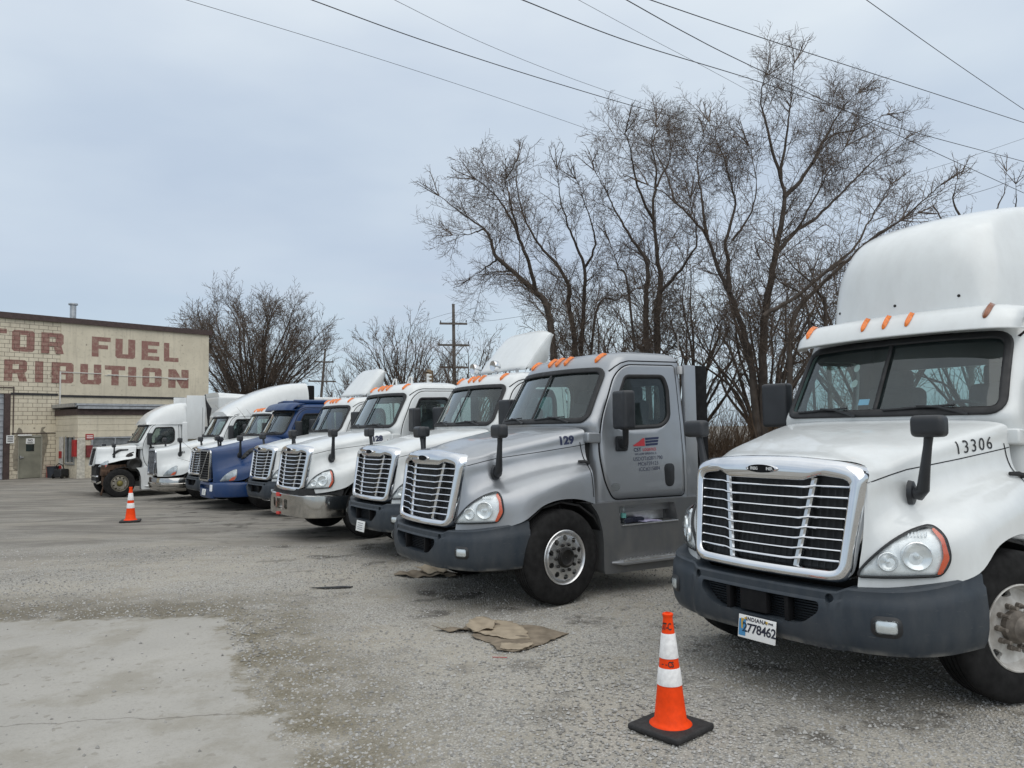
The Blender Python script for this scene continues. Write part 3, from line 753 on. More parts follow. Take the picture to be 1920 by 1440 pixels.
# underneath
def chassis_me():
    bm = bmesh.new()
    for s in (1, -1): bx(bm, (-3.4, s * .42, .85), (5.9, .09, .26)); bx(bm, (-1.21, s * .42, .60), (1.3, .09, .05))
    bx(bm, (-1.0, 0, 1.08), (1.15, .8, .85), .05); bx(bm, (-1.21, 0, .52), (.14, 1.9, .12), .02); bx(bm, (-.45, 0, .95), (.10, 1.1, .85))
    bx(bm, (-2.4, 0, .72), (1.3, .5, .4), .05); bx(bm, (-1.72, 0, 1.25), (.06, 1.9, 1.0))
    for x in (-4.75, -6.05): bx(bm, (x, 0, .53), (.22, 1.7, .22), .04)
    bx(bm, (-5.3, 0, 1.06), (1.0, .9, .10), .03)
    for s in (1, -1):
        # inner fender liner
        for k in range(8):
            a = R(10 + 23 * k); bx(bm, (-1.21 + .60 * math.cos(a), s * .93, .505 + .57 * math.sin(a)), (.26, .40, .02), 0, Matrix.Rotation(-a + math.pi / 2, 3, 'Y'))
    return mesh_bm('chassis', bm, 30)
def tank_me(): return box_me('fuel_tank', (-3.95, -.82, .64), (1.0, .55, .6), .15, seg=4)
SF = rpoly([(-1.60, 1.045), (-1.70, .93), (-1.765, .70), (-1.775, .25), (-3.36, .225), (-3.36, 1.03)], [.02, .15, .2, .05, .05, .03], 5)
def side_fairing_me():
    me = prism(SF, lambda p: (p.x, .86, p.y), lambda p: (p.x, 1.165 - .04 * max(0, (.55 - p.y)) , p.y))
    bm = bmesh.new(); bm.from_mesh(me)
    me = finish(me, 30)
    c = prism(rpoly([(-1.99, .995), (-2.02, .775), (-2.90, .765), (-2.84, .995)], .03, 3), lambda p: (p.x, .98, p.y), lambda p: (p.x, 1.4, p.y)); bm.free()
    return cut(me, [c], 30)
def step_me():
    bm = bmesh.new(); bx(bm, (-2.46, 1.085, .775), (.86, .18, .016), .004); bx(bm, (-2.42, .99, .885), (.78, .012, .19), .004)
    bx(bm, (-2.62, 1.185, .385), (1.25, .10, .022), .006)
    for k in range(22): bx(bm, (-2.04 - k * .053, 1.195, .399), (.02, .06, .008))
    return mesh_bm('step', bm, 30)
def step_lip_me():
    bm = bmesh.new(); tube(bm, [(-1.88, 1.16, .372), (-2.0, 1.20, .365), (-3.3, 1.21, .355)], [.012, .032, .034], 8); return mesh_bm('step_lip', bm, 40)
def extender_me(): return box_me('side_extender', (-3.305, .985, 1.80), (.20, .05, 1.70), .012)
def extender_flap_me(): return box_me('rubber_flap', (-3.505, .985, 1.80), (.20, .022, 1.70), .004)
def cowl_lamp_me():
    return patch('side_lamp', [Vector((-1.715 + .055 * math.cos(a), 1.275 + .032 * math.sin(a))) for a in np.linspace(0, 2 * math.pi, 19)[:-1]], Proj(cab_data()[2], 'side'), .012, .03, .02)
def cowl_box_me(): return box_me('cowl_panel', (-1.745, .985, 1.775), (.19, .16, .12), .03, Matrix.Rotation(R(-3), 3, 'Y'), 3)
# inside the cab
def seat_me():
    bm = bmesh.new(); bx(bm, (-2.52, .48, 1.42), (.52, .54, .22), .07, seg=3); bx(bm, (-2.76, .48, 1.84), (.18, .54, .78), .08, Matrix.Rotation(R(-8), 3, 'Y'), 3); bx(bm, (-2.82, .48, 2.30), (.12, .30, .20), .05, seg=3)
    bx(bm, (-2.52, .48, 1.15), (.4, .4, .4)); return mesh_bm('seat', bm, 45)
def dash_me():
    bm = bmesh.new(); bx(bm, (-1.93, 0, 1.80), (.36, 1.9, .22), .06, Matrix.Rotation(R(6), 3, 'Y'), 3); bx(bm, (-2.0, .45, 1.90), (.22, .55, .12), .05, seg=3); bx(bm, (-2.0, 0, 1.3), (.25, 1.9, .9)); bx(bm, (-2.5, 0, .98), (1.4, 1.98, .04))
    return mesh_bm('dashboard', bm, 40)
def steering_me():
    bm = bmesh.new(); M = Matrix.Translation((-2.22, .48, 1.93)) @ Matrix.Rotation(R(-38), 4, 'Y'); t = bmesh.new()
    pts = [(.21 * math.cos(a), .21 * math.sin(a), 0) for a in np.linspace(0, 2 * math.pi, 33)]; tube(t, pts, .016, 8, False)
    for a in (0, 2.1, 4.2): tube(t, [(0, 0, -.02), (.2 * math.cos(a), .2 * math.sin(a), 0)], .014, 6)
    bmesh.ops.transform(t, matrix=M, verts=t.verts); m = bpy.data.meshes.new('t'); t.to_mesh(m); t.free(); bm.from_mesh(m); tube(bm, [(-2.22, .48, 1.93), (-2.05, .48, 1.75)], .03, 8); return mesh_bm('steering_wheel', bm, 40)
def deflector_me():
    n = 17; rows = []
    for j in range(13):
        t = j / 12; x = -2.44 - .56 * t - .05 * t * t; zc = 2.865 + .70 * t ** .95; row = []
        for i in range(n):
            u = -1 + 2 * i / (n - 1); e = abs(u) ** 7; tc = max(0, (t - .85) / .15); row.append((x - .07 * e - .02 * u * u, .74 * u * (1 - .03 * t - .05 * tc ** 2), zc - .09 * e * tc ** 2))
        rows.append(row)
    A = np.array(rows); V, F = grid_mesh('d', A); V = [tuple(v) for v in V]; F = [tuple(q) for q in F]
    for s in (0, n - 1):  # side cheeks that reach back and down
        base = len(V)
        for j in range(13):
            p = A[j, s]; t = j / 12
            q = (p[0] + (-2.99 - p[0]) * min(1, t / .6) ** .8, 2.86 + .17 * t / .6) if t < .6 else (-2.99 - .10 * (t - .6) / .4, 3.03 + (p[2] - 3.03) * (t - .6) / .4)
            V.append((min(q[0], p[0] - .005) if j else p[0], p[1] * .985, min(q[1], p[2])))
        for j in range(12): F.append((j * n + s, (j + 1) * n + s, base + j + 1, base + j))
    return solid(finish(mesh_py('roof_deflector', V, F, 40), 40), .02)
def defl_struts_me():
    bm = bmesh.new()
    for s in (1, -1):
        tube(bm, [(-3.02, .6 * s, 3.40), (-3.08, .55 * s, 2.84)], .018, 6); tube(bm, [(-2.46, .6 * s, 2.88), (-2.46, .6 * s, 2.80)], .025, 6); tube(bm, [(-2.93, .62 * s, 3.25), (-2.7, .62 * s, 2.85)], .014, 6)
    tube(bm, [(-2.46, -.66, 2.865), (-2.46, .66, 2.865)], .016, 6)
    return mesh_bm('deflector_strut', bm)
def loft_me(name, stations, mir=True, ku=5, kv=5, capf=True, capb=True, angle=45):
    A = []
    for x, half in stations:
        A.append([(x, -y, z) for y, z in half[:0:-1]] + [(x, y, z) for y, z in half])
    A = cr_interp(cr_interp(np.array(A, float), ku, 0), kv, 1); V, F = grid_mesh(name, A); m = A.shape[1]; n = A.shape[0]
    V = [tuple(v) for v in V]; F = list(F)
    if capb: F.append(tuple(range((n - 1) * m, n * m)))
    if capf: F.append(tuple(range(m)))
    bm = bmesh.new(); bv = [bm.verts.new(v) for v in V]
    for f in F: bm.faces.new([bv[i] for i in f])
    return mesh_bm(name, bm, angle)
# tall air fairing on the roof of the nearest lorry: plan outlines stacked in z
def roof_fairing_me():
    tab = [(2.76, -1.97, .76), (2.95, -1.985, .75), (3.15, -2.01, .73), (3.30, -2.045, .70), (3.42, -2.10, .672), (3.52, -2.175, .65), (3.60, -2.275, .635), (3.675, -2.42, .625), (3.745, -2.62, .62), (3.81, -2.88, .61), (3.86, -3.15, .59)]
    A = []
    for z, xf, hw in tab:
        half = [(xf, 0), (xf - .012, .25 * hw), (xf - .04, .5 * hw), (xf - .085, .70 * hw), (xf - .15, .86 * hw), (xf - .26, .97 * hw), (xf - .45, 1.03 * hw), (xf - .75, 1.09 * hw)]
        xr = -3.62; half = [(max(x, xr + .03), y) for x, y in half]
        half += [(max(xr + .015, xf - .95), 1.12 * hw), (xr, 1.13 * hw), (xr - .01, 0)]
        A.append([(x, y, z) for x, y in half] + [(x, -y, z) for x, y in half[-2:0:-1]])
    A = cr_interp(np.array(A), 4, 0); A = np.concatenate([A, A[:, :1]], 1); A = cr_interp(A, 4, 1)[:, :-1]
    V, F = grid_mesh('f', A, closed_v=True); m = A.shape[1]; F = F + [tuple(range((A.shape[0] - 1) * m, A.shape[0] * m))]
    bm = bmesh.new(); bv = [bm.verts.new(v) for v in V]
    for f in F: bm.faces.new([bv[i] for i in f])
    return mesh_bm('roof_fairing', bm, 50)
def fairing_screws_me():
    b = BVHTree.FromPolygons([tuple(v.co) for v in CACHE['roof_fairing'].vertices], [tuple(p.vertices) for p in CACHE['roof_fairing'].polygons]); pr = Proj(b, 'front'); bm = bmesh.new()
    for y, z in ((-.60, 2.93), (.50, 2.93), (0, 2.91)): lathe(bm, [(.013, 0), (.011, .006), (.001, .008)], 10, 'X', pr((y, z), 0))
    return mesh_bm('screw', bm)
def visor_raw():
    def f():
        rows = []
        for t, (x, z) in enumerate([(-2.10, 2.835), (-1.99, 2.83), (-1.90, 2.806), (-1.835, 2.762), (-1.785, 2.70), (-1.755, 2.645), (-1.752, 2.622), (-1.80, 2.62), (-1.90, 2.628)]):
            row = []
            for i in range(33):
                u = -1 + 2 * i / 32; y = u * (.985 + .0 * t); e = max(0, abs(u) - .0)
                row.append((x - .085 * e ** 2 - .14 * max(0, (e - .8) / .2) ** 2.2, y, z - .02 * e ** 2 - (.035 if t < 4 else .0) * max(0, (e - .75) / .25) ** 2))
            rows.append(row)
        A = cr_interp(np.array(rows), 4, 0); V, F = grid_mesh('v', A); return V, F, bvh_of(V, F)
    return cached('visorraw', f)
def visor_me():
    V, F, b = visor_raw(); bm = bmesh.new(); bv = [bm.verts.new(v) for v in V]
    for f in F: bm.faces.new([bv[i] for i in f])
    return solid(mesh_bm('sun_visor', bm, 50), .015)

FLEET = 'lorry cabs parked in a row on the gravel'
def lettering(parent, s, size, at_, pr, mat, bold=0.0, off=.004, slope=0.0, align='LEFT', sp=1.0, name='lettering'):
    u0, v0 = at_; c, sn = math.cos(slope), math.sin(slope)
    return put(name, text_on(name, s, size, lambda x, y: (u0 - (x * c - y * sn), v0 + x * sn + y * c), pr, off, bold, align, sp), mat, parent)
def lorry(label, loc, yaw, paint, kind='wide', nose='plastic', roof=None, steer=0, front='alu', number=None, markers=True, plate=False, hood_cols=9, fender=True, hl=True, visor=None, detail=True, pitch=0):
    r = empty('semi_truck', (loc[0], loc[1], gz(loc[1])), yaw); tag(r, label, 'truck', FLEET)
    hraw = hood_data(kind)[2]; craw = cab_data()[2]; cside = Proj(craw, 'side')
    hood = put('hood', hood_mesh(kind, hood_cols), [paint, DARK], r)
    # cab, with doors, panes and frames
    cab = put('cab', cab_mesh(), [paint, INTER], r)
    put('roof_seam', cached('rsL', roof_seam_me), DARK, cab); put('roof_seam', cached('rsR', lambda: mirrored(CACHE['rsL'])), DARK, cab)
    put('rear_window', cached('rw', rear_win_me), SGLASS, cab)
    if paint is not BLUE: put('cowl_panel', cached('cowlL', cowl_box_me), paint, cab); put('cowl_panel', cached('cowlR', lambda: mirrored(CACHE['cowlL'])), paint, cab)
    doors = both('door', door_me, paint, r)
    for i, d in enumerate(doors):
        k = 'LR'[i]
        def two(nm, fn, mat):
            me = cached(fn.__name__ + 'L', fn); me = me if i == 0 else cached(fn.__name__ + 'R', lambda: mirrored(CACHE[fn.__name__ + 'L'])); return put(nm, me, mat, d)
        two('door_seal', door_gap_me, DARK); two('window', win_me, SGLASS); two('window_frame', win_frame_me, RUBBER); two('door_handle', handle_me, BLACK)
    ws = put('windscreen', cached('ws', ws_me), GLASS, r)
    put('windscreen_frame', cached('wsf', ws_frame_me), RUBBER, ws); put('windscreen_divider', cached('wsd', ws_div_me), RUBBER, ws); [put('wiper', cached('wip%.1f' % q[0], lambda: wiper_me(*q)), BLACK, ws) for q in ((-.78, -.25), (.08, .62))]
    for s in (1, -1): put('seat', cached('seat%d' % s, seat_me if s > 0 else lambda: mirrored(CACHE['seat1'])), SEATM, r)
    dash = put('dashboard', cached('dash', dash_me), INTER, r); put('steering_wheel', cached('steer', steering_me), BLACK, dash)
    put('chassis', cached('chassis', chassis_me), CHASSIS, r)
    put('fuel_tank', cached('tank', tank_me), ALU, r)
    for s in (1, -1):
        if fender or s < 0: wheel(r, -1.21, s, steer, front)
        for x in (-4.75, -6.05): wheel(r, x, s, 0, 'alu', y=1.20)
    both('side_mirror', side_mirror_me, MIRR, r)
    if markers:
        for y in (.70, .175, 0, -.175, -.70):
            if visor: put('marker_light', cached('vm%.2f' % y, lambda: marker_me_at(y * 1.12, 2.752, .026, .062, visor_raw()[2])), AMBERD if y == .70 else AMBER, r)
            else: put('marker_light', cached('m%.2f' % y, lambda: marker_me_at(y, 2.722, .028, .058, craw)), AMBER, r)
    # flanks
    for i, s in enumerate('LR'):
        f = put('side_fairing', cached('sf' + s, side_fairing_me if i == 0 else lambda: mirrored(CACHE['sfL'])), SKIRT if paint is GREY else paint, r)
        put('step', cached('st' + s, step_me if i == 0 else lambda: mirrored(CACHE['stL'])), ALU, f); put('step_lip', cached('sl' + s, step_lip_me if i == 0 else lambda: mirrored(CACHE['slL'])), paint, f)
        if roof not in ('sleeper', 'low_sleeper'):
            e = put('side_extender', cached('ex' + s, extender_me if i == 0 else lambda: mirrored(CACHE['exL'])), paint, r); put('rubber_flap', cached('fl' + s, extender_flap_me if i == 0 else lambda: mirrored(CACHE['flL'])), DARK, e)
        put('side_lamp', cached('cl' + s, cowl_lamp_me if i == 0 else lambda: mirrored(CACHE['clL'])), AMBER, cab)
    if kind == 'wide':
        g = put('grille', cached('gb', grille_back_me), MESHD, r); put('grille_screen', cached('gs', mesh_screen_me), BLACK, g)
        put('grille_surround', cached('gsu', surround_me), CHROME, g); put('grille_bars', cached('bars', bars_me), CHROME, g); [put('grille_upright', cached('vb%d' % q, lambda: vbars_me(q)), CHROME2, g) for q in (1, -1)]
        put('emblem', cached('emb', emblem_me), [CHROME, DARK], g)
        for i in range(2):
            def two(nm, key, fn, mat, par): return put(nm, cached(key + 'LR'[i], fn if i == 0 else lambda: mirrored(CACHE[key + 'L'])), mat, par)
            h = two('headlight', 'hl', hl_house_me, LAMPHOUSE, r); two('headlight_rim', 'hlr', hl_rim_me, BLACK, h); two('reflector', 'hlf', hl_refl_me, SILVER, h); two('turn_signal', 'hls', hl_sig_me, ORANGELENS, h); two('headlight_lens', 'hll', hl_lens_me, LENS, h)
            two('hood_mirror', 'hm', hood_mirror_me, MIRR, r); two('hood_latch', 'latch', latch_me, RUBBER, hood); two('hood_seam', 'sseam', side_seam_me, DARK, hood)
        if nose == 'plastic':
            b = put('bumper', cached('bumper', bumper_me), BUMPER, r); put('air_intake', cached('intake', intake_me), DARK, b)
            for i in range(2):
                f = put('fog_light', cached('fog' + 'LR'[i], fog_me if i == 0 else lambda: mirrored(CACHE['fogL'])), SILVER, b)
                put('fog_bezel', cached('fogb' + 'LR'[i], fog_bezel_me if i == 0 else lambda: mirrored(CACHE['fogbL'])), BLACK, b); put('fog_lens', cached('fogl' + 'LR'[i], fog_lens_me if i == 0 else lambda: mirrored(CACHE['foglL'])), LENS, b)
    return r, hood, cab, doors, hraw
def chrome_bumper(r, style):
    if style == 'tall':
        plan = [(.02, 0), (.018, .22), (.012, .45), (-.005, .66), (-.05, .84), (-.14, .98), (-.27, 1.07), (-.43, 1.12), (-.60, 1.14), (-.76, 1.145)]
        pf = [(-.10, 0), (-.015, 0), (0, .03), (.006, .3), (.006, .7), (0, .95), (-.03, 1.0), (-.10, 1.0)]
        z0, z1 = .405, .80
    else:
        plan = [(.06, 0), (.055, .22), (.045, .45), (.015, .64), (-.05, .82), (-.15, .96), (-.28, 1.05), (-.43, 1.10), (-.58, 1.12), (-.70, 1.125)]
        pf = [(-.10, 0), (-.06, .0), (-.02, .08), (.0, .25), (.0, .36), (.03, .42), (.03, .55), (.0, .6), (0, .86), (-.02, .98), (-.10, 1.0)]
        z0, z1 = .28, .70
    V, F, b = bumper_raw(plan, lambda a, x: z1, lambda a, x: z0, False, .1, pf, style)
    bm = bmesh.new(); bv = [bm.verts.new(v) for v in V]
    for f in F: bm.faces.new([bv[i] for i in f])
    me = mesh_bm('bumper', bm, 40)
    if style == 'tall':
        cs = []
        for o in (rpoly([(-.50, .70), (-.36, .70), (-.36, .53), (-.46, .53)], .04), rpoly([(-.30, .70), (.02, .70), (.02, .515), (-.30, .515)], .02), rpoly([(.09, .70), (.26, .70), (.26, .52), (.12, .52)], .04)):
            cs.append(prism(o, lambda p: (.2, p.x, p.y), lambda p: (-.06, p.x, p.y)))
        me = cut(me, cs, 40)
    return put('bumper', me, plain('smoked_chrome', (.50, .49, .47), .10, 1, vary=.06), r), b

# --- the six wide-nosed lorries
def number(hood, s, size, at_, mat, bold=.012, slope=.1, sp=1.0): return lettering(hood, s, size, at_, Proj(hood_data('wide')[2], 'side'), mat, bold, .004, slope, name='fleet_number', sp=sp)

near, nhood, ncab, ndoors, _ = lorry('nearest white day cab with tall rounded roof fairing, number 13306 on its hood', (1.714, 5.541), R(214.1), WHITE, roof='fairing', steer=-18, front='steel', visor=True)
number(nhood, '13306', .128, (-1.10, 1.662), BLKVINYL, .0, .09, 1.25)
vz = put('sun_visor', cached('visor', visor_me), WHITE, near)
rf = put('roof_fairing', cached('roof_fairing', roof_fairing_me), WHITE, near); put('screw', fairing_screws_me(), GREASE, rf)
def plate_on(r, full, y0=.045, z0=.464):
    bump = [c for c in r.children if c.name.startswith('bumper')][0]
    p = put('licence_plate', cached('plate', plate_me), PAPER, bump); rot = Matrix.Rotation(R(-8), 3, 'Y'); c0 = Vector((.062, .045, .464))
    def to3(x, y): return c0 + rot @ Vector((.0062, x, y))
    if full:
        pl = plain('plate_blue_print', (.05, .22, .42), .5, vary=.05); ink = plain('plate_black_print', (.012, .014, .03), .5, vary=.05); gold = plain('plate_gold_print', (.55, .36, .06), .5)
        put('plate_number', text_flat('plate_number', '2778462', .088, lambda x, y: to3(x + .022, y - .034), .002, sp=.92), ink, p)
        put('plate_state', text_flat('plate_state', 'INDIANA', .038, lambda x, y: to3(x - .005, y + .044), .0012, sp=1.15), ink, p)
        put('plate_mark', text_flat('plate_mark', 'PWR', .018, lambda x, y: to3(x + .118, y + .048), .001), ink, p)
        V = []; F = []
        for (a, b, c_, d) in ((-.150, -.065, -.092, .05), ):
            n = len(V); V += [to3(a, b), to3(c_, b), to3(c_, d), to3(a, d)]; F.append((n, n + 1, n + 2, n + 3))
        put('plate_emblem', mesh_py('plate_emblem', V, F, smooth=False), pl, p)
        bm = bmesh.new()
        for (y, z, a, b) in ((-.122, -.005, .012, .085), (-.122, .045, .02, .018)): bx(bm, to3(y, z), (.003, a, b))
        for y, z in ((-.095, .058), (.085, .058)): lathe(bm, [(.009, 0), (.008, .004), (.001, .005)], 10, 'X', to3(y, z))
        put('plate_figure', mesh_bm('plate_figure', bm), [gold], p)
    else:
        bm = bmesh.new()
        for k, z in enumerate((.045, .012, -.018, -.045)): bx(bm, to3(0, z), (.0015, .20 - .03 * (k % 2), .010))
        put('plate_number', mesh_bm('plate_number', bm), plain('faded_plate_print', (.30, .31, .32), .6), p)
plate_on(near, True)
bump = [c for c in near.children if c.name.startswith('bumper')][0]
put('hook_cover', box_me('hook_cover', (-.012, -.02, .655), (.05, .23, .17), .01), DARK, bump)
gr = [c for c in near.children if c.name.startswith('grille')][0]
ex = gx(0, 1.58) + .033
for s_, y_ in (('FREIG', -.062), ('INER', .072)):
    put('emblem_lettering', text_flat('emblem_lettering', s_, .030, lambda x, y: (ex, x + y_, 1.568 + y), .0008, sp=.85), SILVER, gr)
# paper and stickers behind the windscreen
dsh = [c for c in near.children if c.name.startswith('dashboard')][0]
put('paper_sheet', box_me('paper_sheet', (-1.84, .20, 1.955), (.16, .36, .004), 0, Matrix.Rotation(R(-22), 3, 'Y')), PAPER, dsh)
wsn = [c for c in near.children if c.name.startswith('windscreen')][0]; prw = Proj(cab_data()[2], 'front')
put('blue_sticker', patch('sticker', [Vector(p) for p in ((-.19, 2.055), (-.09, 2.055), (-.09, 2.105), (-.19, 2.105))], prw, -.016, .05), plain('pale_blue_sticker', (.25, .5, .75), .5), wsn)
for i, (a, b) in enumerate(((-.30, 2.39), (-.28, 2.25))): put('round_sticker', patch('sticker', [Vector((a + .03 * math.cos(q), b + .035 * math.sin(q))) for q in np.linspace(0, 6.283, 15)[:-1]], prw, -.016, .05), plain('pale_sticker', (.45, .47, .46), .6), wsn)

grey, ghood, gcab, gdoors, _ = lorry('silver grey day cab with company lettering on its door, number 129 on its hood', (-1.118, 8.723), R(211.5), GREY, steer=6)
number(ghood, '129', .125, (-1.345, 1.703), NAVY, .006, .08)
put('badge', cached('badge', badge_me), CHROME2, gdoors[0])
prd = Proj(cab_data()[2], 'side')
def dl(s, size, u, v, mat, bold=.0, sp=1.0): lettering(gdoors[0], s, size, (u, v), prd, mat, bold, .013, .02, 'LEFT', sp)
dl('CST', .060, -2.315, 1.600, NAVY, .001, 1.1); dl('LOGISTICS', .046, -2.452, 1.603, REDVINYL, .0005, .95); dl('WILLOW SPRINGS, IL', .036, -2.325, 1.556, NAVY)
dl('USDOT#2871790', .062, -2.295, 1.492, NAVY, -.0006, 1.0); dl('MC#759123', .062, -2.365, 1.432, NAVY, -.0006, 1.02); dl('ICC#215884', .062, -2.375, 1.370, NAVY, -.0006, 1.02)
def flat_on(pts): return mesh_py('logo', [prd(p, .0135) for p in pts], [tuple(range(len(pts)))], smooth=False)
put('logo', flat_on([(-2.315, 1.662), (-2.315, 1.675), (-2.40, 1.715), (-2.47, 1.755), (-2.492, 1.755), (-2.492, 1.662)]), REDVINYL, gdoors[0])
for z in (1.662, 1.697, 1.732): put('logo', flat_on([(-2.505, z), (-2.505, z + .026), (-2.70 - (z - 1.66) * .3, z + .034), (-2.69 - (z - 1.66) * .3, z + .008)]), NAVY, gdoors[0])
bm = bmesh.new(); tube(bm, [(-3.16, .96, 2.62), (-3.17, .965, 3.05)], [.006, .003], 5); bx(bm, (-3.16, .985, 2.585), (.05, .05, .10), .01); put('antenna', mesh_bm('antenna', bm), plain('antenna_grey', (.5, .5, .5), .4), gcab)

t3, h3, c3, d3, _ = lorry('white day cab with raised roof deflector over two chrome roof lamps, beside the grey truck', (-2.293, 11.734), R(213.5), WHITE)
def add_deflector(r):
    d = put('roof_deflector', cached('defl', deflector_me), WHITE, r); put('deflector_strut', cached('deflst', defl_struts_me), plain('galvanised_steel', (.45, .46, .47), .4, .8), d)
add_deflector(t3); plate_on(t3, False)
def roof_lamp_me():
    bm = bmesh.new(); lathe(bm, [(.002, -.09), (.05, -.085), (.085, -.04), (.095, .03), (.09, .05), (.08, .045), (.002, .03)], 20, 'X', (-2.2, 0, 2.93)); tube(bm, [(-2.23, 0, 2.78), (-2.23, 0, 2.87)], .02, 6); return mesh_bm('roof_lamp', bm)
for y in (-.33, .33): put('roof_lamp', cached('roof_lamp', roof_lamp_me), CHROME, t3, (0, y, 0))
t4, h4, c4, d4, _ = lorry('white day cab with polished steel bumper, number 128 on its hood', (-4.174, 13.989), R(215.8), WHITE, nose='chrome')
number(h4, '128', .130, (-1.32, 1.702), NAVY, .008, .08)
b4, bb4 = chrome_bumper(t4, 'tall')
put('bumper_valance', mesh_py('bumper_valance', *(lambda P: (P, [(i, i + 1, i + 1 + 28, i + 28) for i in range(27)]))([((-.03 - .62 * max(0, abs(y) - .62) ** 1.3 / .53 ** 1.3), y, .79) for y in np.linspace(-1.15, 1.15, 28)] + [((-.05 - .62 * max(0, abs(y) - .62) ** 1.3 / .53 ** 1.3), y, .90) for y in np.linspace(-1.15, 1.15, 28)])), CHASSIS, t4)
bm = bmesh.new(); bx(bm, (.035, -.20, .765), (.03, .14, .07), .01); bx(bm, (.035, -.20, .43), (.03, .13, .05), .01); put('tow_hook', mesh_bm('tow_hook', bm), plain('red_tow_hook', (.6, .05, .04), .5), b4)
bm = bmesh.new()
for y in (-.2, .45): tube(bm, [(-2.35, y - .10, 2.80), (-2.35, y, 2.93), (-2.37, y + .05, 2.93), (-2.37, y + .05, 2.80)], .018, 6)
put('roof_bracket', mesh_bm('roof_bracket', bm), PAPER, t4)
bm = bmesh.new(); tube(bm, [(-3.45, -.70, 1.2), (-3.45, -.70, 3.12)], .085, 14); tube(bm, [(-3.45, -.70, 3.12), (-3.47, -.70, 3.18)], [.085, .07], 14); put('exhaust_stack', mesh_bm('exhaust_stack', bm), plain('brown_exhaust_pipe', (.16, .115, .07), .6, .4, vary=.3), t4)
bm = bmesh.new(); bx(bm, (-3.3, -.50, 2.98), (.05, .03, .22)); 
for k in range(3): bx(bm, (-3.3, -.44, 2.90 + .08 * k), (.05, .10, .03))
put('roof_hanger', mesh_bm('roof_hanger', bm), PAPER, t4)
t5, h5, c5, d5, _ = lorry('white day cab with raised plain roof deflector, beside the dark blue truck', (-6.144, 18.32), R(217.4), WHITE); add_deflector(t5)
t7, h7, c7, d7, _ = lorry('white day cab mostly hidden behind the dark blue truck, chrome barred grille in view', (-9.346, 22.33), R(217.2), WHITE)

# --- narrow-nosed lorries
NG = rpoly([(-.40, .80), (.40, .80), (.44, 1.53), (-.44, 1.53)], .05, 4)
def hl2_pr(): return Proj(hood_data('narrow')[2], 'diag', D=HD)
HL2 = rpoly([(.60, .755), (1.02, .775), (1.07, .93), (1.03, 1.08), (.90, 1.03), (.72, .90)], [.03, .05, .08, .05, .15, .15], 4)
HS2 = rpoly([(.86, .77), (1.0, .79), (1.045, .90), (.94, .86)], .02, 3)
def hl2_me(): return solid(patch('headlight', HL2, hl2_pr(), .012, .06), .015)
def hl2s_me(): return patch('turn_signal', HS2, hl2_pr(), .02, .05)
def hl2l_me(): return patch('headlight_lens', shrink(HL2, .004), hl2_pr(), .024, .06, .01)
def vent_me(): return solid(patch('side_vent', rpoly([(-.62, 1.31), (-.72, 1.33), (-.95, 1.53), (-1.30, 1.60), (-1.32, 1.66), (-.88, 1.60), (-.70, 1.46)], [.03, .03, .1, .02, .02, .1, .1], 4), Proj(hood_data('narrow')[2], 'side'), .006, .06), .012)
def grille_narrow(r, style):
    bm = bmesh.new(); n = len(NG); xf = lambda p: .095 - .05 * (p.y - .8)
    g = put('grille', mesh_py('grille', [(xf(p) - .02, p.x, p.y) for p in NG], [tuple(range(n))], smooth=False), DARK, r)
    S = shrink(NG, -.045); V = [(xf(p) - .08, p.x, p.y) for p in S] + [(xf(p) + .012, p.x, p.y) for p in S] + [(xf(p) + .016, p.x, p.y) for p in NG] + [(xf(p) - .03, p.x, p.y) for p in NG]
    put('grille_surround', mesh_py('grille_surround', V, [(j * n + i, j * n + (i + 1) % n, (j + 1) * n + (i + 1) % n, (j + 1) * n + i) for j in range(3) for i in range(n)], 40), {'blue': CHROME2, 'white': WHITE, 'chrome': CHROME}[style], g)
    bm = bmesh.new()
    if style == 'chrome':
        for k in range(15): y = -.37 + .74 * k / 14; bx(bm, (.065, y, 1.16), (.04, .022, .70))
        put('grille_bars', mesh_bm('grille_bars', bm), CHROME, g)
    else:
        for k in range(11): bx(bm, (.085 - .05 * (.06 * k), 0, .84 + .063 * k), (.03, .80 + .006 * k, .022), .004, Matrix.Rotation(R(25), 3, 'Y'))
        put('grille_bars', mesh_bm('grille_bars', bm), BLACK, g)
        if style == 'blue':
            bm = bmesh.new(); bx(bm, (.105, 0, 1.165), (.012, .035, 1.02), .004, Matrix.Rotation(R(-46), 3, 'X')); put('grille_badge_bar', mesh_bm('grille_badge_bar', bm), CHROME2, g)
def lamps_narrow(r, vents=True, lamps=(0, 1), mirrors=True):
    for i in range(2):
        def two(nm, key, fn, mat, par): return put(nm, cached(key + 'LR'[i], fn if i == 0 else lambda: mirrored(CACHE[key + 'L'])), mat, par)
        cached('h2L', hl2_me); cached('h2sL', hl2s_me); cached('h2lL', hl2l_me); cached('hmL', hood_mirror_me); cached('ventL', vent_me)
        if i in lamps:
            h = two('headlight', 'h2', hl2_me, LAMPGREY, r); two('turn_signal', 'h2s', hl2s_me, ORANGELENS, h); two('headlight_lens', 'h2l', hl2l_me, LENS, h)
        if mirrors: two('hood_mirror', 'hm', hood_mirror_me, MIRR, r)
        if vents: two('side_vent', 'vent', vent_me, BLACK, r)
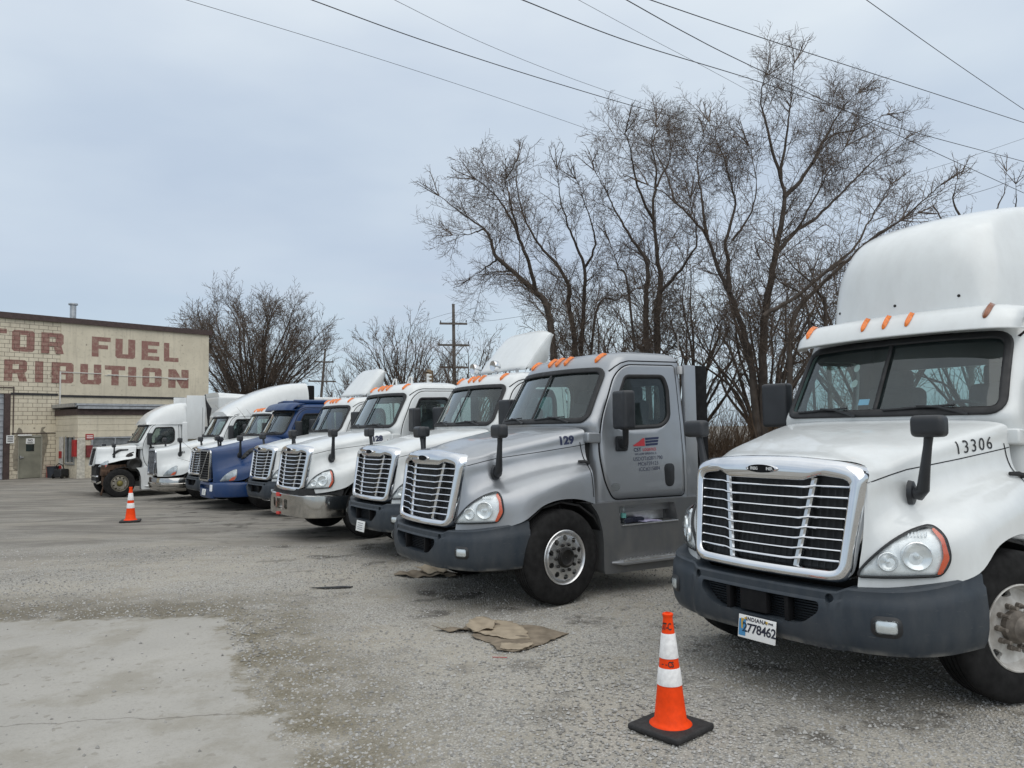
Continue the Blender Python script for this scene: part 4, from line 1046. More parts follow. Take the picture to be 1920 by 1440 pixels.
def bumper_narrow(r, mat):
    plan = [(.10, 0), (.095, .22), (.08, .42), (.04, .58), (-.03, .76), (-.14, .93), (-.27, 1.04), (-.43, 1.11), (-.60, 1.15), (-.76, 1.165)]
    pf = [(-.16, 0.04), (-.06, 0.0), (-.015, .06), (.0, .2), (.004, .5), (.0, .8), (-.01, .92), (-.05, 1.0), (-.16, 1.0)]
    V, F, b = bumper_raw(plan, lambda a, x: .735, lambda a, x: .30 if a < .6 else .34, False, .1, pf, 'narrow')
    def f():
        bm = bmesh.new(); bv = [bm.verts.new(v) for v in V]
        for q in F: bm.faces.new([bv[i] for i in q])
        return cut(mesh_bm('bumper', bm, 40), [prism(rpoly([(-.42, .66), (.42, .66), (.42, .56), (-.42, .56)], .03), lambda p: (.3, p.x, p.y), lambda p: (.0, p.x, p.y))], 40)
    bo = put('bumper', cached('bumpnar', f), mat, r)
    for s in (1, -1): put('fog_light', patch('fog_light', [Vector(q) for q in rpoly([(.46, .50), (.58, .50), (.58, .67), (.46, .67)], .02)] if s > 0 else [Vector(q) for q in rpoly([(-.58, .50), (-.46, .50), (-.46, .67), (-.58, .67)], .02)], Proj(b, 'front'), .005, .05), LAMPHOUSE, bo)
    return bo
t6, h6, c6, d6, _ = lorry('dark blue day cab with dark visor and black slatted grille', (-8.15, 20.55), R(217), BLUE, kind='narrow', markers=False, visor=None)
grille_narrow(t6, 'blue'); lamps_narrow(t6, True); bumper_narrow(t6, BLUE); put('sun_visor', CACHE['visor'], BLUE, t6); plate_on(t6, False); [setattr(c.children[[q.name.split('.')[0] for q in c.children].index('licence_plate')], 'location', (.05, 0, 0)) for c in t6.children if c.name.startswith('bumper')]
for s in (1, -1): put('roof_wing', box_me('roof_wing', (-2.7, s * .62, 2.86), (1.0, .5, .09), .04, Matrix.Rotation(R(-4 * s), 3, 'X'), 3), BLUE, t6)
def sleeper(r, x1, ztop, zf=2.72, curve=1.0):
    body = put('sleeper', box_me('sleeper', ((x1 - 3.19) / 2 - .012, 0, 1.82), (abs(x1 + 3.19), 2.10, 1.76), .06, seg=3), WHITE, r)
    st = []
    for t in np.linspace(0, 1, 8):
        x = -1.97 + (x1 + 1.97) * t; h = .12 + (ztop - zf) * (math.sin(t * math.pi / 2) ** curve); z = zf - .06 + h; k = min(1, t * 1.7)
        st.append((x, [(0, z), (.35 + .1 * k, z - .006), (.60 + .12 * k, z - .04), (.78 + .08 * k, z - .10 - .05 * k), (.89 + .06 * k, max(2.66, z - .2 - .15 * k)), (.95 + .05 * k, max(2.63, z - .42 - .2 * k)), (.965 + .05 * k, 2.61)]))
    rf = put('roof_fairing', loft_me('roof_fairing', st), WHITE, r)
    put('rubber_flap', box_me('rubber_flap', (x1 - .12, 0, (ztop + 2.2) / 2), (.22, 1.9, ztop - 2.3), .05), DARK, rf); return body
t8, h8, c8, d8, _ = lorry('white truck with high sweeping sleeper roof and upright bright grille', (-11.45, 24.55), R(217), WHITE, kind='narrow', roof='sleeper', markers=False)
grille_narrow(t8, 'chrome'); lamps_narrow(t8, False); chrome_bumper(t8, 'low'); sleeper(t8, -4.75, 3.72, curve=.85)
put('hood_stripe', solid(patch('hood_stripe', rpoly([(-.95, 1.53), (-1.63, 1.60), (-1.63, 1.75)], .01), Proj(hood_data('narrow')[2], 'side'), .003, .06), .002), plain('black_yellow_stripe', (.05, .05, .03), .4), h8)
lettering(h8, '451', .09, (-.62, 1.44), Proj(hood_data('narrow')[2], 'side'), BLKVINYL, .004, .004, .08)
bm = bmesh.new(); tube(bm, [(-1.7, -.9, 1.9), (-1.72, -.9, 2.95)], .006, 5); put('antenna', mesh_bm('antenna', bm), BLACK, t8)
t9, h9, c9, d9, _ = lorry('white sleeper truck with front fender missing and dirty bare wheel, next to the building', (-15.7, 28.0), R(217), WHITE, kind='narrow', roof='low_sleeper', markers=False, front='old', hood_cols=8)
grille_narrow(t9, 'white'); lamps_narrow(t9, True, lamps=(0,), mirrors=True); sleeper(t9, -3.40, 3.40, curve=.7)
bm = bmesh.new(); bx(bm, (.03, 0, .70), (.16, 1.25, .07), .03); bx(bm, (.05, 0, .50), (.08, 1.05, .10), .03)
for s in (1, -1): tube(bm, [(.05, .5 * s, .45), (.0, .68 * s, .47), (-.1, .78 * s, .52)], .035, 8)
put('bumper', mesh_bm('bumper', bm), CHROME2, t9)
bm = bmesh.new(); bx(bm, (-.66, .80, 1.02), (1.2, .36, .20), .04); bx(bm, (-.25, .80, .84), (.40, .40, .22), .04); bx(bm, (-.28, .72, .58), (.30, .40, .40), .05); tube(bm, [(-.3, .86, .62), (-.12, .9, .2), (-.05, .93, .05)], [.05, .04, .06], 8)
put('inner_fender', mesh_bm('inner_fender', bm), RUST, t9)
bm = bmesh.new(); lathe(bm, [(.002, .90), (.10, .92), (.20, .95), (.26, 1.0), (.26, 1.10), (.18, 1.14), (.12, 1.12), (.002, 1.1)], 24, 'Y', (-1.55, 0, 1.18)); lathe(bm, [(.002, .95), (.12, .97), (.14, 1.06), (.06, 1.1), (.002, 1.1)], 18, 'Y', (-1.40, 0, 1.44)); tube(bm, [(-1.3, .9, 1.5), (-1.15, .95, 1.42), (-1.05, .9, 1.3)], .05, 8); tube(bm, [(-1.4, .95, 1.56), (-1.55, .98, 1.60)], .03, 8)
put('turbocharger', mesh_bm('turbocharger', bm), GREASE, t9)
put('side_extender', box_me('side_extender', (-3.70, 1.0, 2.88), (.68, .06, 1.66), .02), WHITE, t9)
put('side_extender', box_me('side_extender', (-3.70, -1.0, 2.88), (.68, .06, 1.66), .02), WHITE, t9)
bm = bmesh.new()
for k in range(4): tube(bm, [(-4.05, .95 - .06 * k, 3.75 - .03 * k), (-4.12 - .05 * k, .98, 3.2), (-4.2, .90, 2.4 + .1 * k), (-4.15, .8, 1.6)], .025, 6)
put('air_hose', mesh_bm('air_hose', bm), RUBBER, t9)
pv = Vector((-1.62, 0, 1.86)); NOSE = Matrix.Translation(pv) @ Matrix.Rotation(R(-9), 4, 'Y') @ Matrix.Diagonal((.70, 1, .84, 1)) @ Matrix.Translation(-pv)
for c in t9.children:      # this one has a shorter, higher nose
    nm = c.name.split('.')[0]
    if nm in ('hood', 'grille', 'headlight', 'side_vent'): c.matrix_local = NOSE
    if nm in ('bumper', 'inner_fender'): c.matrix_local = Matrix.Translation((-.46, 0, .06)) @ Matrix.Diagonal((.7, 1, 1, 1))
    if nm == 'hood_mirror': c.location.x = -.35
    if nm == 'wheel' and c.location.x > -2: c.location.x = -1.06; c.location.z = .51
t9.location.z = -.36
# a white trailer nose behind them
tr = empty('trailer', (-12.45, 31.6, gz(31)), R(217)); tag(tr, 'white trailer nose standing behind the white sleeper trucks', 'trailer')
put('trailer_body', box_me('trailer_body', (-3.0, 0, 2.25), (6.0, 2.4, 2.6), .12, seg=4), WHITE, tr)
put('trailer_fairing', loft_me('trailer_fairing', [(-.02, [(0, 3.72), (.5, 3.715), (1.0, 3.68), (1.15, 3.5), (1.17, 3.2)]), (-1.2, [(0, 3.66), (.5, 3.655), (1.0, 3.60), (1.15, 3.45), (1.18, 3.2)]), (-2.4, [(0, 3.52), (.5, 3.515), (1.0, 3.50), (1.12, 3.42), (1.18, 3.2)])], ku=3, kv=3), WHITE, tr)
bm = bmesh.new(); bx(bm, (-3.0, 0, .85), (5.8, .9, .2)); bx(bm, (-1.4, .5, .45), (.12, .12, .8)); bx(bm, (-1.4, -.5, .45), (.12, .12, .8)); put('landing_gear', mesh_bm('landing_gear', bm), CHASSIS, tr)
for x in (-4.6, -5.8):
    for s in (1, -1): wheel(tr, x, s, 0, 'steel', y=1.18)

# ------------------------------------------------------------------ ground
def ground_mat():
    g = G('gravel_lot'); P = g.pos()
    sp = g.n('SeparateXYZ'); g.l(P, sp.inputs[0]); X, Y = sp.outputs['X'], sp.outputs['Y']
    vo = g.n('TexVoronoi'); vo.inputs['Scale'].default_value = 50; g.l(P, vo.inputs['Vector'])
    vo2 = g.n('TexVoronoi'); vo2.inputs['Scale'].default_value = 24; vo2.inputs['Randomness'].default_value = 1; g.l(P, vo2.inputs['Vector'])
    cell = g.n('SeparateColor'); g.l(vo.outputs['Color'], cell.inputs[0]); cell2 = g.n('SeparateColor'); g.l(vo2.outputs['Color'], cell2.inputs[0])
    big = g.noise(.55, 5, .6); mid = g.noise(3.2, 5, .6); fine = g.noise(38, 5, .7)
    grav = g.mix(cell.outputs[0], (.40, .39, .37), (.56, .55, .527))
    grav = g.mix(g.rng(cell2.outputs[1], .88, .97, 0, .25), grav, (.62, .605, .575))
    grav = g.mix(g.rng(cell.outputs[2], .84, .92, 0, .65), grav, (.23, .22, .20))
    grav = g.mix(g.rng(vo.outputs['Distance'], .32, .60, 0, .72), grav, (.22, .21, .19))
    grav = g.mix(g.rng(big, .38, .64, 0, .55, True), grav, (.43, .40, .345))          # dust and fines between the stones
    grav = g.mix(g.rng(mid, .50, .72, 0, .55, True), grav, (.29, .265, .215))
    grav = g.mix(g.rng(g.noise(.9, 6, .65, g.pos((1, 1, 1))), .55, .72, 0, .55, True), grav, (.25, .225, .18))
    # worn, oily drive lane further back, streaked along the lane
    st = g.noise(1.0, 7, .68, g.pos((.30, 1.0, 1)), 1.2)
    far = g.rng(g.math('ADD', Y, g.math('MULTIPLY', X, -.35)), 11.0, 19.0, 0, 1, True)
    lane = g.math('MULTIPLY', far, g.rng(st, .40, .62, .05, 1, True))
    col = g.mix(g.math('MULTIPLY', lane, .85), grav, (.12, .11, .10))
    col = g.mix(g.math('MULTIPLY', far, .35), col, (.36, .35, .335))
    # concrete slab under a thin skin of stone: its own ragged outline, with mud along the edge
    e = g.math('ADD', g.math('ADD', X, 3.05), g.math('MULTIPLY', g.math('SUBTRACT', 8.0, Y), -.50))
    e = g.math('ADD', e, g.math('MULTIPLY', g.math('SUBTRACT', g.noise(1.15, 6, .62), .5), 1.5))
    e2 = g.math('SUBTRACT', Y, 8.05); e2 = g.math('ADD', e2, g.math('MULTIPLY', g.math('SUBTRACT', g.noise(1.7, 5, .6), .5), .5))
    d = g.math('MAXIMUM', e, e2)
    slab = g.rng(g.math('ADD', d, g.math('MULTIPLY', g.math('SUBTRACT', g.noise(6, 6, .72), .5), .62)), .085, -.085, 0, .94, True)
    mud = g.math('MULTIPLY', g.math('MULTIPLY', g.rng(d, 1.7, .2, 0, 1, True), g.rng(d, -.5, .0, 0, 1, True)), g.rng(g.noise(1.7, 6, .66), .34, .58, .08, 1, True))
    wetl = g.math('MULTIPLY', g.rng(X, -2.3, -4.0, 0, 1, True), g.math('MULTIPLY', g.rng(Y, 9.8, 8.4, 0, 1, True), g.rng(Y, 7.8, 8.2, 0, 1, True)))
    col = g.mix(g.math('MULTIPLY', mud, .95), col, g.mix(g.rng(fine, .35, .7), (.13, .115, .08), (.27, .245, .19)))
    col = g.mix(g.math('MULTIPLY', wetl, g.rng(mid, .35, .6, .2, .65, True)), col, (.16, .145, .12))
    conc = g.mix(g.rng(big, .35, .65), (.325, .317, .30), (.39, .381, .362)); conc = g.mix(g.rng(g.noise(1.4, 6, .65), .46, .66, 0, .8, True), conc, (.275, .26, .228))
    conc = g.mix(g.rng(fine, .52, .74, 0, .6), conc, (.24, .23, .21)); conc = g.mix(g.rng(cell2.outputs[0], .965, .99, 0, .5), conc, (.20, .185, .16))
    # one long crack
    ck = g.math('ADD', g.math('SUBTRACT', Y, 5.62), g.math('MULTIPLY', g.math('SUBTRACT', g.noise(2.2, 4, .6), .5), .35)); ck = g.math('ADD', ck, g.math('MULTIPLY', X, -.13))
    conc = g.mix(g.rng(g.math('ABSOLUTE', ck), .014, .004, 0, .6), conc, (.12, .11, .10))
    col = g.mix(slab, col, conc)
    # oil drips where engines stand, in the line of noses
    ln = g.math('ABSOLUTE', g.math('ADD', g.math('MULTIPLY', g.math('ADD', X, .1), .837), g.math('MULTIPLY', g.math('SUBTRACT', Y, 8.6), .547)))
    oil = g.math('MULTIPLY', g.rng(ln, 2.4, .6, 0, 1, True), g.rng(g.noise(1.5, 5, .6, g.pos((1, 1, 1))), .54, .66, 0, 1, True))
    col = g.mix(g.math('MULTIPLY', oil, .75), col, (.055, .05, .044))
    col = g.mix(g.math('MULTIPLY', far, .85), col, g.mix(1.0, col, (.74, .73, .71), 'MULTIPLY')); col = g.mix(1.0, col, (.98, .963, .93), 'MULTIPLY')
    g.set('Base Color', col); g.set('Roughness', .93); g.set('Specular IOR Level', .25)
    h = g.math('MULTIPLY', g.rng(vo.outputs['Distance'], 0, .6, 1, 0), g.math('SUBTRACT', 1.0, g.math('MULTIPLY', slab, .93)))
    h = g.math('ADD', h, g.math('MULTIPLY', fine, .35)); h = g.math('ADD', h, g.math('MULTIPLY', mid, .8)); g.bump(h, .8, .014)
    return g.m
def build_ground():
    ys = np.concatenate([np.linspace(-40, 0, 9), np.linspace(1, 40, 79), np.array([50, 70, 100, 160, 260, 420, 700, 1100])]); xs = np.concatenate([np.array([-900, -400, -200, -100, -60]), np.linspace(-40, 40, 81), np.array([60, 100, 200, 400, 900])])
    V = []; F = []; m = len(xs)
    for y in ys:
        for x in xs:
            z = gz(y) - .20 * math.exp(-(((x + 13.6) / 3.2) ** 2 + ((y - 28.6) / 3.2) ** 2))
            if 2 < y < 26 and abs(x) < 26: z += .018 * math.sin(x * 1.3 + .7 * y) * math.sin(y * .9 - x * .4) - .01
            V.append((x, y, z))
    for i in range(len(ys) - 1):
        for j in range(m - 1): F.append((i * m + j, i * m + j + 1, (i + 1) * m + j + 1, (i + 1) * m + j))
    o = put('ground', mesh_py('ground', V, F), ground_mat()); o['kind'] = 'structure'
build_ground()
def gh(x, y): return gz(y) + (.018 * math.sin(x * 1.3 + .7 * y) * math.sin(y * .9 - x * .4) - .01 if 2 < y < 26 and abs(x) < 26 else 0)
def build_stones():
    rg = np.random.default_rng(5); n = 60000; y = 3.6 + 9.5 * rg.random(n) ** 1.5; x = (rg.random(n) - .5) * 1.45 * (y + .6)
    edge = x + 3.05 - .5 * (8.0 - y); keep = (edge > 0) | (y > 8.1) | (rg.random(n) < .025); x, y = x[keep], y[keep]; n = len(x)
    s = .0055 + .0085 * rg.random(n) ** 1.6 + .006 * (rg.random(n) < .04)
    base = np.array([(1, 0, 0), (0, 1, 0), (-1, 0, 0), (0, -1, 0), (0, 0, .75), (0, 0, -.5)]); F0 = np.array([(0, 1, 4), (1, 2, 4), (2, 3, 4), (3, 0, 4), (1, 0, 5), (2, 1, 5), (3, 2, 5), (0, 3, 5)])
    V = base[None] * (s[:, None, None] * (.7 + .7 * rg.random((n, 6, 1)))); a = rg.random(n) * 6.28; c, sn = np.cos(a)[:, None], np.sin(a)[:, None]
    V = np.stack([V[:, :, 0] * c - V[:, :, 1] * sn, V[:, :, 0] * sn + V[:, :, 1] * c, V[:, :, 2]], 2)
    z = np.array([gh(p, q) for p, q in zip(x, y)]); V += np.stack([x, y, z + s * .2], 1)[:, None]
    F = (F0[None] + 6 * np.arange(n)[:, None, None]).reshape(-1, 3)
    me = bpy.data.meshes.new('gravel'); me.from_pydata(V.reshape(-1, 3).tolist(), [], F.tolist()); me.update()
    g = G('loose_stone'); w = g.n('NewGeometry'); g.set('Base Color', g.mix(w.outputs['Random Per Island'], (.19, .183, .17), (.45, .44, .418))); g.set('Roughness', .9)
    tag(put('gravel', me, g.m), 'loose grey crushed stone scattered over the lot', 'gravel', kind='stuff')
build_stones()

# ------------------------------------------------------------------ building: local x along the front, y into the building, z up
BA = R(50); B0 = (-24.5, 36.9)
def wall_mat(name, brick, letters=False):
    g = G(name); P = g.pos(); sp = g.n('SeparateXYZ'); g.l(P, sp.inputs[0])
    cb = g.n('CombineXYZ'); g.l(sp.outputs['X'], cb.inputs[0]); g.l(sp.outputs['Z'], cb.inputs[1])
    bt = g.n('TexBrick'); g.l(cb.outputs[0], bt.inputs['Vector']); bt.inputs['Scale'].default_value = 1
    bt.inputs['Brick Width'].default_value = .42; bt.inputs['Row Height'].default_value = .205; bt.inputs['Mortar Size'].default_value = .011; bt.inputs['Mortar Smooth'].default_value = .2
    base = (.25, .13, .108) if letters else (.70, .63, .49)
    n1 = g.noise(.8, 5, .6); n2 = g.noise(7, 6, .65)
    col = g.mix(g.rng(n1, .3, .7), base, tuple(c * (.80 if not letters else 1.2) for c in base))
    if letters:
        col = g.mix(g.rng(g.noise(5, 6, .72), .47, .68, 0, .75), col, (.46, .38, .29)); col = g.mix(g.rng(sp.outputs['Z'], 5.75, 5.2, .3, 0), col, (.27, .15, .13))
    else:
        col = g.mix(g.rng(n2, .56, .76, 0, .6), col, (.34, .295, .225)); col = g.mix(g.rng(g.noise(2.3, 6, .7), .60, .68, 0, .4), col, (.74, .69, .58))
        spot = g.n('TexVoronoi'); spot.inputs['Scale'].default_value = 1.6; g.l(P, spot.inputs['Vector'])
        col = g.mix(g.rng(spot.outputs['Distance'], .05, .09, .75, 0), col, (.20, .16, .12))
        run = g.noise(1.0, 4, .6, g.pos((4.5, 1, .35))); col = g.mix(g.math('MULTIPLY', g.rng(run, .52, .75), .35), col, (.27, .23, .18))
        low = g.rng(sp.outputs['Z'], 1.1, .0, 0, .5, True); col = g.mix(g.math('MULTIPLY', low, g.rng(n2, .35, .65)), col, (.24, .21, .17))
    if brick:
        f = bt.outputs['Fac']
        if letters: f = g.math('MULTIPLY', f, g.rng(sp.outputs['X'], 2.49, 2.48, 0, 1))
        col = g.mix(g.math('MULTIPLY', f, .8), col, (.085, .05, .04)); g.bump(g.math('MULTIPLY', f, -1), .5, .012)
    else: g.bump(n2, .15, .02)
    g.set('Base Color', col); g.set('Roughness', .85); g.set('Specular IOR Level', .25); return g.m
CREAM = wall_mat('painted_smooth_wall', False); BRICK = wall_mat('painted_block_wall', True); LETR = wall_mat('faded_red_paint', True, True)
BROWN = plain('brown_trim', (.062, .040, .036), .7, vary=.25); TAR = plain('tar_dark_trim', (.035, .033, .034), .8, vary=.3)
DOORM = plain('olive_grey_door', (.21, .205, .16), .55, vary=.2, vscale=2); STAIN = plain('old_cement_patch', (.22, .195, .15), .9, vary=.3, vscale=5)
GALV = plain('galvanised_metal', (.45, .46, .47), .4, .7, vary=.2)
bld = empty('fuel_building', (*B0, gz(37)), BA); tag(bld, 'cream painted block building with faded red lettering along its front', 'building')
def bpart(name, boxes, mat, par=None, bev=0):
    bm = bmesh.new()
    for (x0, x1, y0, y1, z0, z1) in boxes: bx(bm, ((x0 + x1) / 2, (y0 + y1) / 2, (z0 + z1) / 2), (x1 - x0, y1 - y0, z1 - z0), bev)
    return put(name, mesh_bm(name, bm), mat, par or bld)
# the front faces local -y
bpart('block_wall', [(.30, .66, 0, .3, 0, 7.9), (1.72, 2.47, 0, .3, 0, 7.9), (.66, 1.72, 0, .3, 2.12, 7.9), (-14, .30, 0, .3, 4.15, 7.9), (-14, -6, 0, .3, 0, 4.15)], BRICK)
bpart('smooth_wall', [(2.47, 10.42, -.03, .3, 0, 7.9)], CREAM)
bpart('return_wall', [(10.12, 10.42, .3, 22, 0, 7.9), (-14, -13.7, .3, 22, 0, 7.9), (-14, 10.42, 22, 22.3, 0, 7.9)], CREAM)
bpart('roof', [(-14.1, 10.5, -.10, 22.4, 7.86, 8.04)], TAR)
bpart('roof_edge', [(-14.15, 10.55, -.16, -.10, 7.80, 8.08), (10.5, 10.56, -.1, 22.4, 7.80, 8.08)], BROWN)
bpart('drip_strip', [(.30, 2.38, -.05, 0, 4.08, 4.19), (2.50, 8.95, -.08, -.03, 4.02, 4.13)], TAR)
bpart('corner_pipe', [(2.43, 2.50, -.07, -.03, 0, 5.32), (2.50, 4.45, -.06, -.03, 5.27, 5.31), (4.62, 9.2, -.06, -.03, 5.20, 5.235), (4.75, 5.3, -.08, -.03, 5.22, 5.27), (7.2, 7.6, -.08, -.03, 5.2, 5.26), (8.0, 9.1, -.08, -.03, 5.13, 5.19)], plain('white_conduit', (.62, .60, .55), .6))
gd = bpart('garage_door', [(-6, .05, .12, .18, 0, 4.15)], plain('ribbed_pale_shutter', (.40, .42, .45), .5, .2, vary=.15))
bpart('shutter_rib', [(-6, .05, .095, .125, .28 * k, .28 * k + .035) for k in range(15)], plain('dark_shutter_rib', (.22, .23, .25), .5, .3), gd)  # raised ribs in a darker grey than the shutter
bpart('garage_frame', [(.05, .30, -.03, .25, 0, 4.15)], BROWN)
bpart('conduit', [(-3, .42, -.05, -.01, 4.42, 4.46), (.40, .44, -.05, -.01, 2.1, 4.46), (.40, 2.38, -.05, -.01, 2.19, 2.225)], BROWN)
bpart('cement_lintel', [(.30, 2.34, -.025, 0, 2.23, 2.62)], CREAM)
dr = bpart('door', [(.70, 1.66, .03, .09, .02, 2.02)], DOORM)
bpart('door_frame', [(.66, .70, -.01, .12, 0, 2.08), (1.66, 1.72, -.01, .12, 0, 2.08), (.66, 1.72, -.01, .12, 2.02, 2.12)], plain('grey_door_frame', (.30, .29, .24), .6), dr)
bpart('door_window', [(1.01, 1.36, .012, .034, 1.33, 1.66)], plain('dark_door_glass', (.02, .03, .028), .12, vary=.1), dr); bpart('door_handle', [(.74, .90, -.05, .03, 1.02, 1.06), (.74, .80, -.02, .03, .98, 1.12)], GALV, dr)
ns = bpart('door_sign', [(1.0, 1.38, .010, .030, 1.69, 1.96)], PAPER, dr)
put('sign_text', text_flat('sign_text', 'NO', .13, lambda x, y: (1.19 + x, .006, 1.82 + y), .004), BLKVINYL, ns)
bpart('sign_line', [(1.05, 1.33, .004, .011, 1.765, 1.785), (1.08, 1.30, .004, .011, 1.72, 1.74)], BLKVINYL, ns)
bpart('door_lamp', [(.62, 1.22, -.09, 0, 2.09, 2.15)], PAPER)
for nm, pts in (('cement_stain', [(.46, .5), (.66, .4), (.66, 2.1), (.86, 2.14), (.80, 2.40), (.66, 2.5), (.55, 2.2), (.52, 1.6), (.44, 1.2)]), ('cement_stain', [(1.72, .2), (1.80, 1.0), (1.88, 1.4), (1.98, 1.8), (1.92, 2.18), (1.72, 2.35), (1.86, 2.52), (1.66, 2.50), (1.60, 2.2), (1.72, 2.08)])):
    rp = rpoly(pts, .05, 3); put(nm, mesh_py(nm, [(p.x, -.029, p.y) for p in rp], [tuple(range(len(rp)))], smooth=False), STAIN, bld)
sg = bpart('notice_sign', [(.14, .46, -.07, -.04, 1.74, 2.12)], PAPER)
bpart('sign_line', [(.18, .42, -.076, -.069, z, z + .045) for z in (1.80, 1.88, 1.96, 2.04)], plain('notice_grey_print', (.12, .12, .12), .6), sg)
# lettering painted on the wall
def letter_shapes(ch):
    s, t = .36, .22; q = .10
    if ch == 'F': return [[(0, 0), (s, 0), (s, .40), (.86, .40), (.86, .60), (s, .60), (s, .78), (1, .78), (1, 1), (0, 1)]]
    if ch == 'U': return [[(q, 0), (1 - q, 0), (1, q), (1, 1), (1 - s, 1), (1 - s, t), (s, t), (s, 1), (0, 1), (0, q)]]
    if ch == 'E': return [[(0, 0), (1, 0), (1, t), (s, t), (s, .40), (.88, .40), (.88, .60), (s, .60), (s, .78), (1, .78), (1, 1), (0, 1)]]
    if ch == 'L': return [[(0, 0), (1, 0), (1, t), (s, t), (s, 1), (0, 1)]]
    if ch == 'I': return [[(0, 0), (1, 0), (1, 1), (0, 1)]]
    if ch == 'T': return [[(.5 - s / 2, 0), (.5 + s / 2, 0), (.5 + s / 2, .78), (1, .78), (1, 1), (0, 1), (0, .78), (.5 - s / 2, .78)]]
    if ch == 'N': return [[(0, 0), (s, 0), (s, .48), (1 - s, 0), (1, 0), (1, 1), (1 - s, 1), (1 - s, .52), (s, 1), (0, 1)]]
    if ch == 'O': return [[(q, 0), (1 - q, 0), (1, q), (1, 1 - q), (1 - q, 1), (q, 1), (0, 1 - q), (0, q)], [(s, t), (s, 1 - t), (1 - s, 1 - t), (1 - s, t)]]
    if ch == 'B': return [[(0, 0), (1 - q, 0), (1, q), (1, .45), (.92, .52), (1, .58), (1, 1 - q), (1 - q, 1), (0, 1)], [(s, .18), (s, .42), (1 - s, .42), (1 - s, .18)], [(s, .60), (s, .82), (1 - s, .82), (1 - s, .60)]]
    if ch == 'R': return [[(0, 0), (s, 0), (s, .36), (.55, .36), (.66, 0), (1.02, 0), (.90, .40), (1, .5), (1, 1 - q), (1 - q, 1), (0, 1)], [(s, .56), (s, .80), (1 - s, .80), (1 - s, .56)]]
    if ch == 'M': return [[(0, 0), (.28, 0), (.28, .5), (.5, .15), (.72, .5), (.72, 0), (1, 0), (1, 1), (.72, 1), (.5, .62), (.28, 1), (0, 1)]]
    if ch == 'D': return [[(0, 0), (1 - q, 0), (1, q), (1, 1 - q), (1 - q, 1), (0, 1)], [(s, t), (s, 1 - t), (1 - s, 1 - t), (1 - s, t)]]
    if ch == 'S': return [[(0, 0), (1, 0), (1, .6), (s, .6), (s, .78), (1, .78), (1, 1), (0, 1), (0, .4), (1 - s, .4), (1 - s, t), (0, t)]]
GZ0 = .17
row1 = [('M', -2.4, -1.25), ('O', -1.0, .0 - .05), ('T', -.88 + .03, .17), ('O', .30, 1.29), ('R', 1.58, 2.60), ('F', 3.95, 4.89), ('U', 5.14, 6.18), ('E', 6.52, 7.50), ('L', 7.76, 8.60)]
row1[1] = ('O', -2.2, -1.2); row1[0] = ('M', -3.6, -2.45); row1[2] = ('T', -.95, .08)
row2 = [('D', -4.6, -3.6), ('I', -3.3, -2.9), ('S', -2.6, -1.6), ('T', -1.35, -.25), ('R', 0.0, .98), ('I', 1.33, 1.70), ('B', 2.07, 3.09), ('U', 3.41, 4.44), ('T', 4.62, 5.66), ('I', 5.82, 6.25), ('O', 6.58, 7.64), ('N', 8.02, 9.20)]
for row, zt, zb, nm in ((row1, 7.10, 6.05, 'MOTOR FUEL'), (row2, 5.63, 4.58, 'DISTRIBUTION')):
    for ch, x0, x1 in row:
        polys = [[Vector((p[0], p[1], 0)) for p in pl] for pl in letter_shapes(ch)]; off = -.004 if x1 < 2.47 else -.034; drop = -.012 * x0
        V = [(x0 + (x1 - x0) * p.x, off, GZ0 + drop + zb + (zt - zb) * p.y) for pl in polys for p in pl]
        put('wall_letter', mesh_py('wall_letter', V, [tuple(t) for t in tessellate_polygon(polys)], smooth=False), LETR, bld)
# lean-to office on the front
an = bpart('office_wall', [(2.32, 2.50, -2.80, -.03, 0, .75), (2.32, 2.50, -2.80, -.03, 2.0, 3.05), (2.32, 2.50, -2.80, -2.40, .75, 2.0), (2.32, 2.50, -1.35, -.03, .75, 2.0),
  (2.50, 2.95, -2.80, -2.62, 0, 3.05), (2.95, 10.3, -2.80, -2.62, 0, 1.0), (2.95, 10.3, -2.80, -2.62, 1.9, 3.05), (5.0, 6.0, -2.80, -2.62, 1.0, 1.9)], CREAM)
bpart('office_boarding', [(2.29, 10.3, -2.825, -2.80, 1.98 + .30 * k, 2.265 + .30 * k) for k in range(4)] + [(2.295, 2.32, -2.80, -.03, 1.98 + .30 * k, 2.265 + .30 * k) for k in range(4)], CREAM)
bpart('office_fascia', [(2.24, 10.4, -2.90, -2.83, 3.05, 3.34), (2.24, 2.29, -2.83, -.03, 3.05, 3.34)], BROWN)
bpart('office_roof', [(2.16, 10.4, -3.02, -.03, 3.40, 3.50)], TAR); bpart('roof_gutter', [(2.2, 10.4, -3.10, -3.02, 3.34, 3.46), (2.10, 2.16, -3.0, -.03, 3.44, 3.62), (2.1, 10.4, -3.0, -2.9, 3.50, 3.60)], GALV)
bpart('corner_board', [(2.27, 2.62, -2.86, -2.825, 0, 1.95)], plain('peeling_white_board', (.50, .47, .40), .85, vary=.3, vscale=7))
wn = bpart('office_window', [(2.38, 2.42, -2.40, -1.35, .75, 2.0)], plain('dusty_grey_glass', (.09, .10, .10), .2, vary=.3)); bpart('window_frame', [(2.28, 2.36, -2.44, -2.36, .70, 2.04), (2.28, 2.36, -1.40, -1.31, .70, 2.04), (2.28, 2.36, -1.92, -1.86, .75, 2.0), (2.27, 2.36, -2.46, -1.30, .64, .72)], GALV, wn)
wn2 = bpart('office_window', [(2.95, 5.0, -2.72, -2.70, 1.0, 1.9)], plain('dusty_grey_glass', (.09, .10, .10), .2, vary=.3)); bpart('window_blind', [(2.98, 4.97, -2.745, -2.73, 1.05 + .06 * k, 1.08 + .06 * k) for k in range(14)], GALV, wn2)
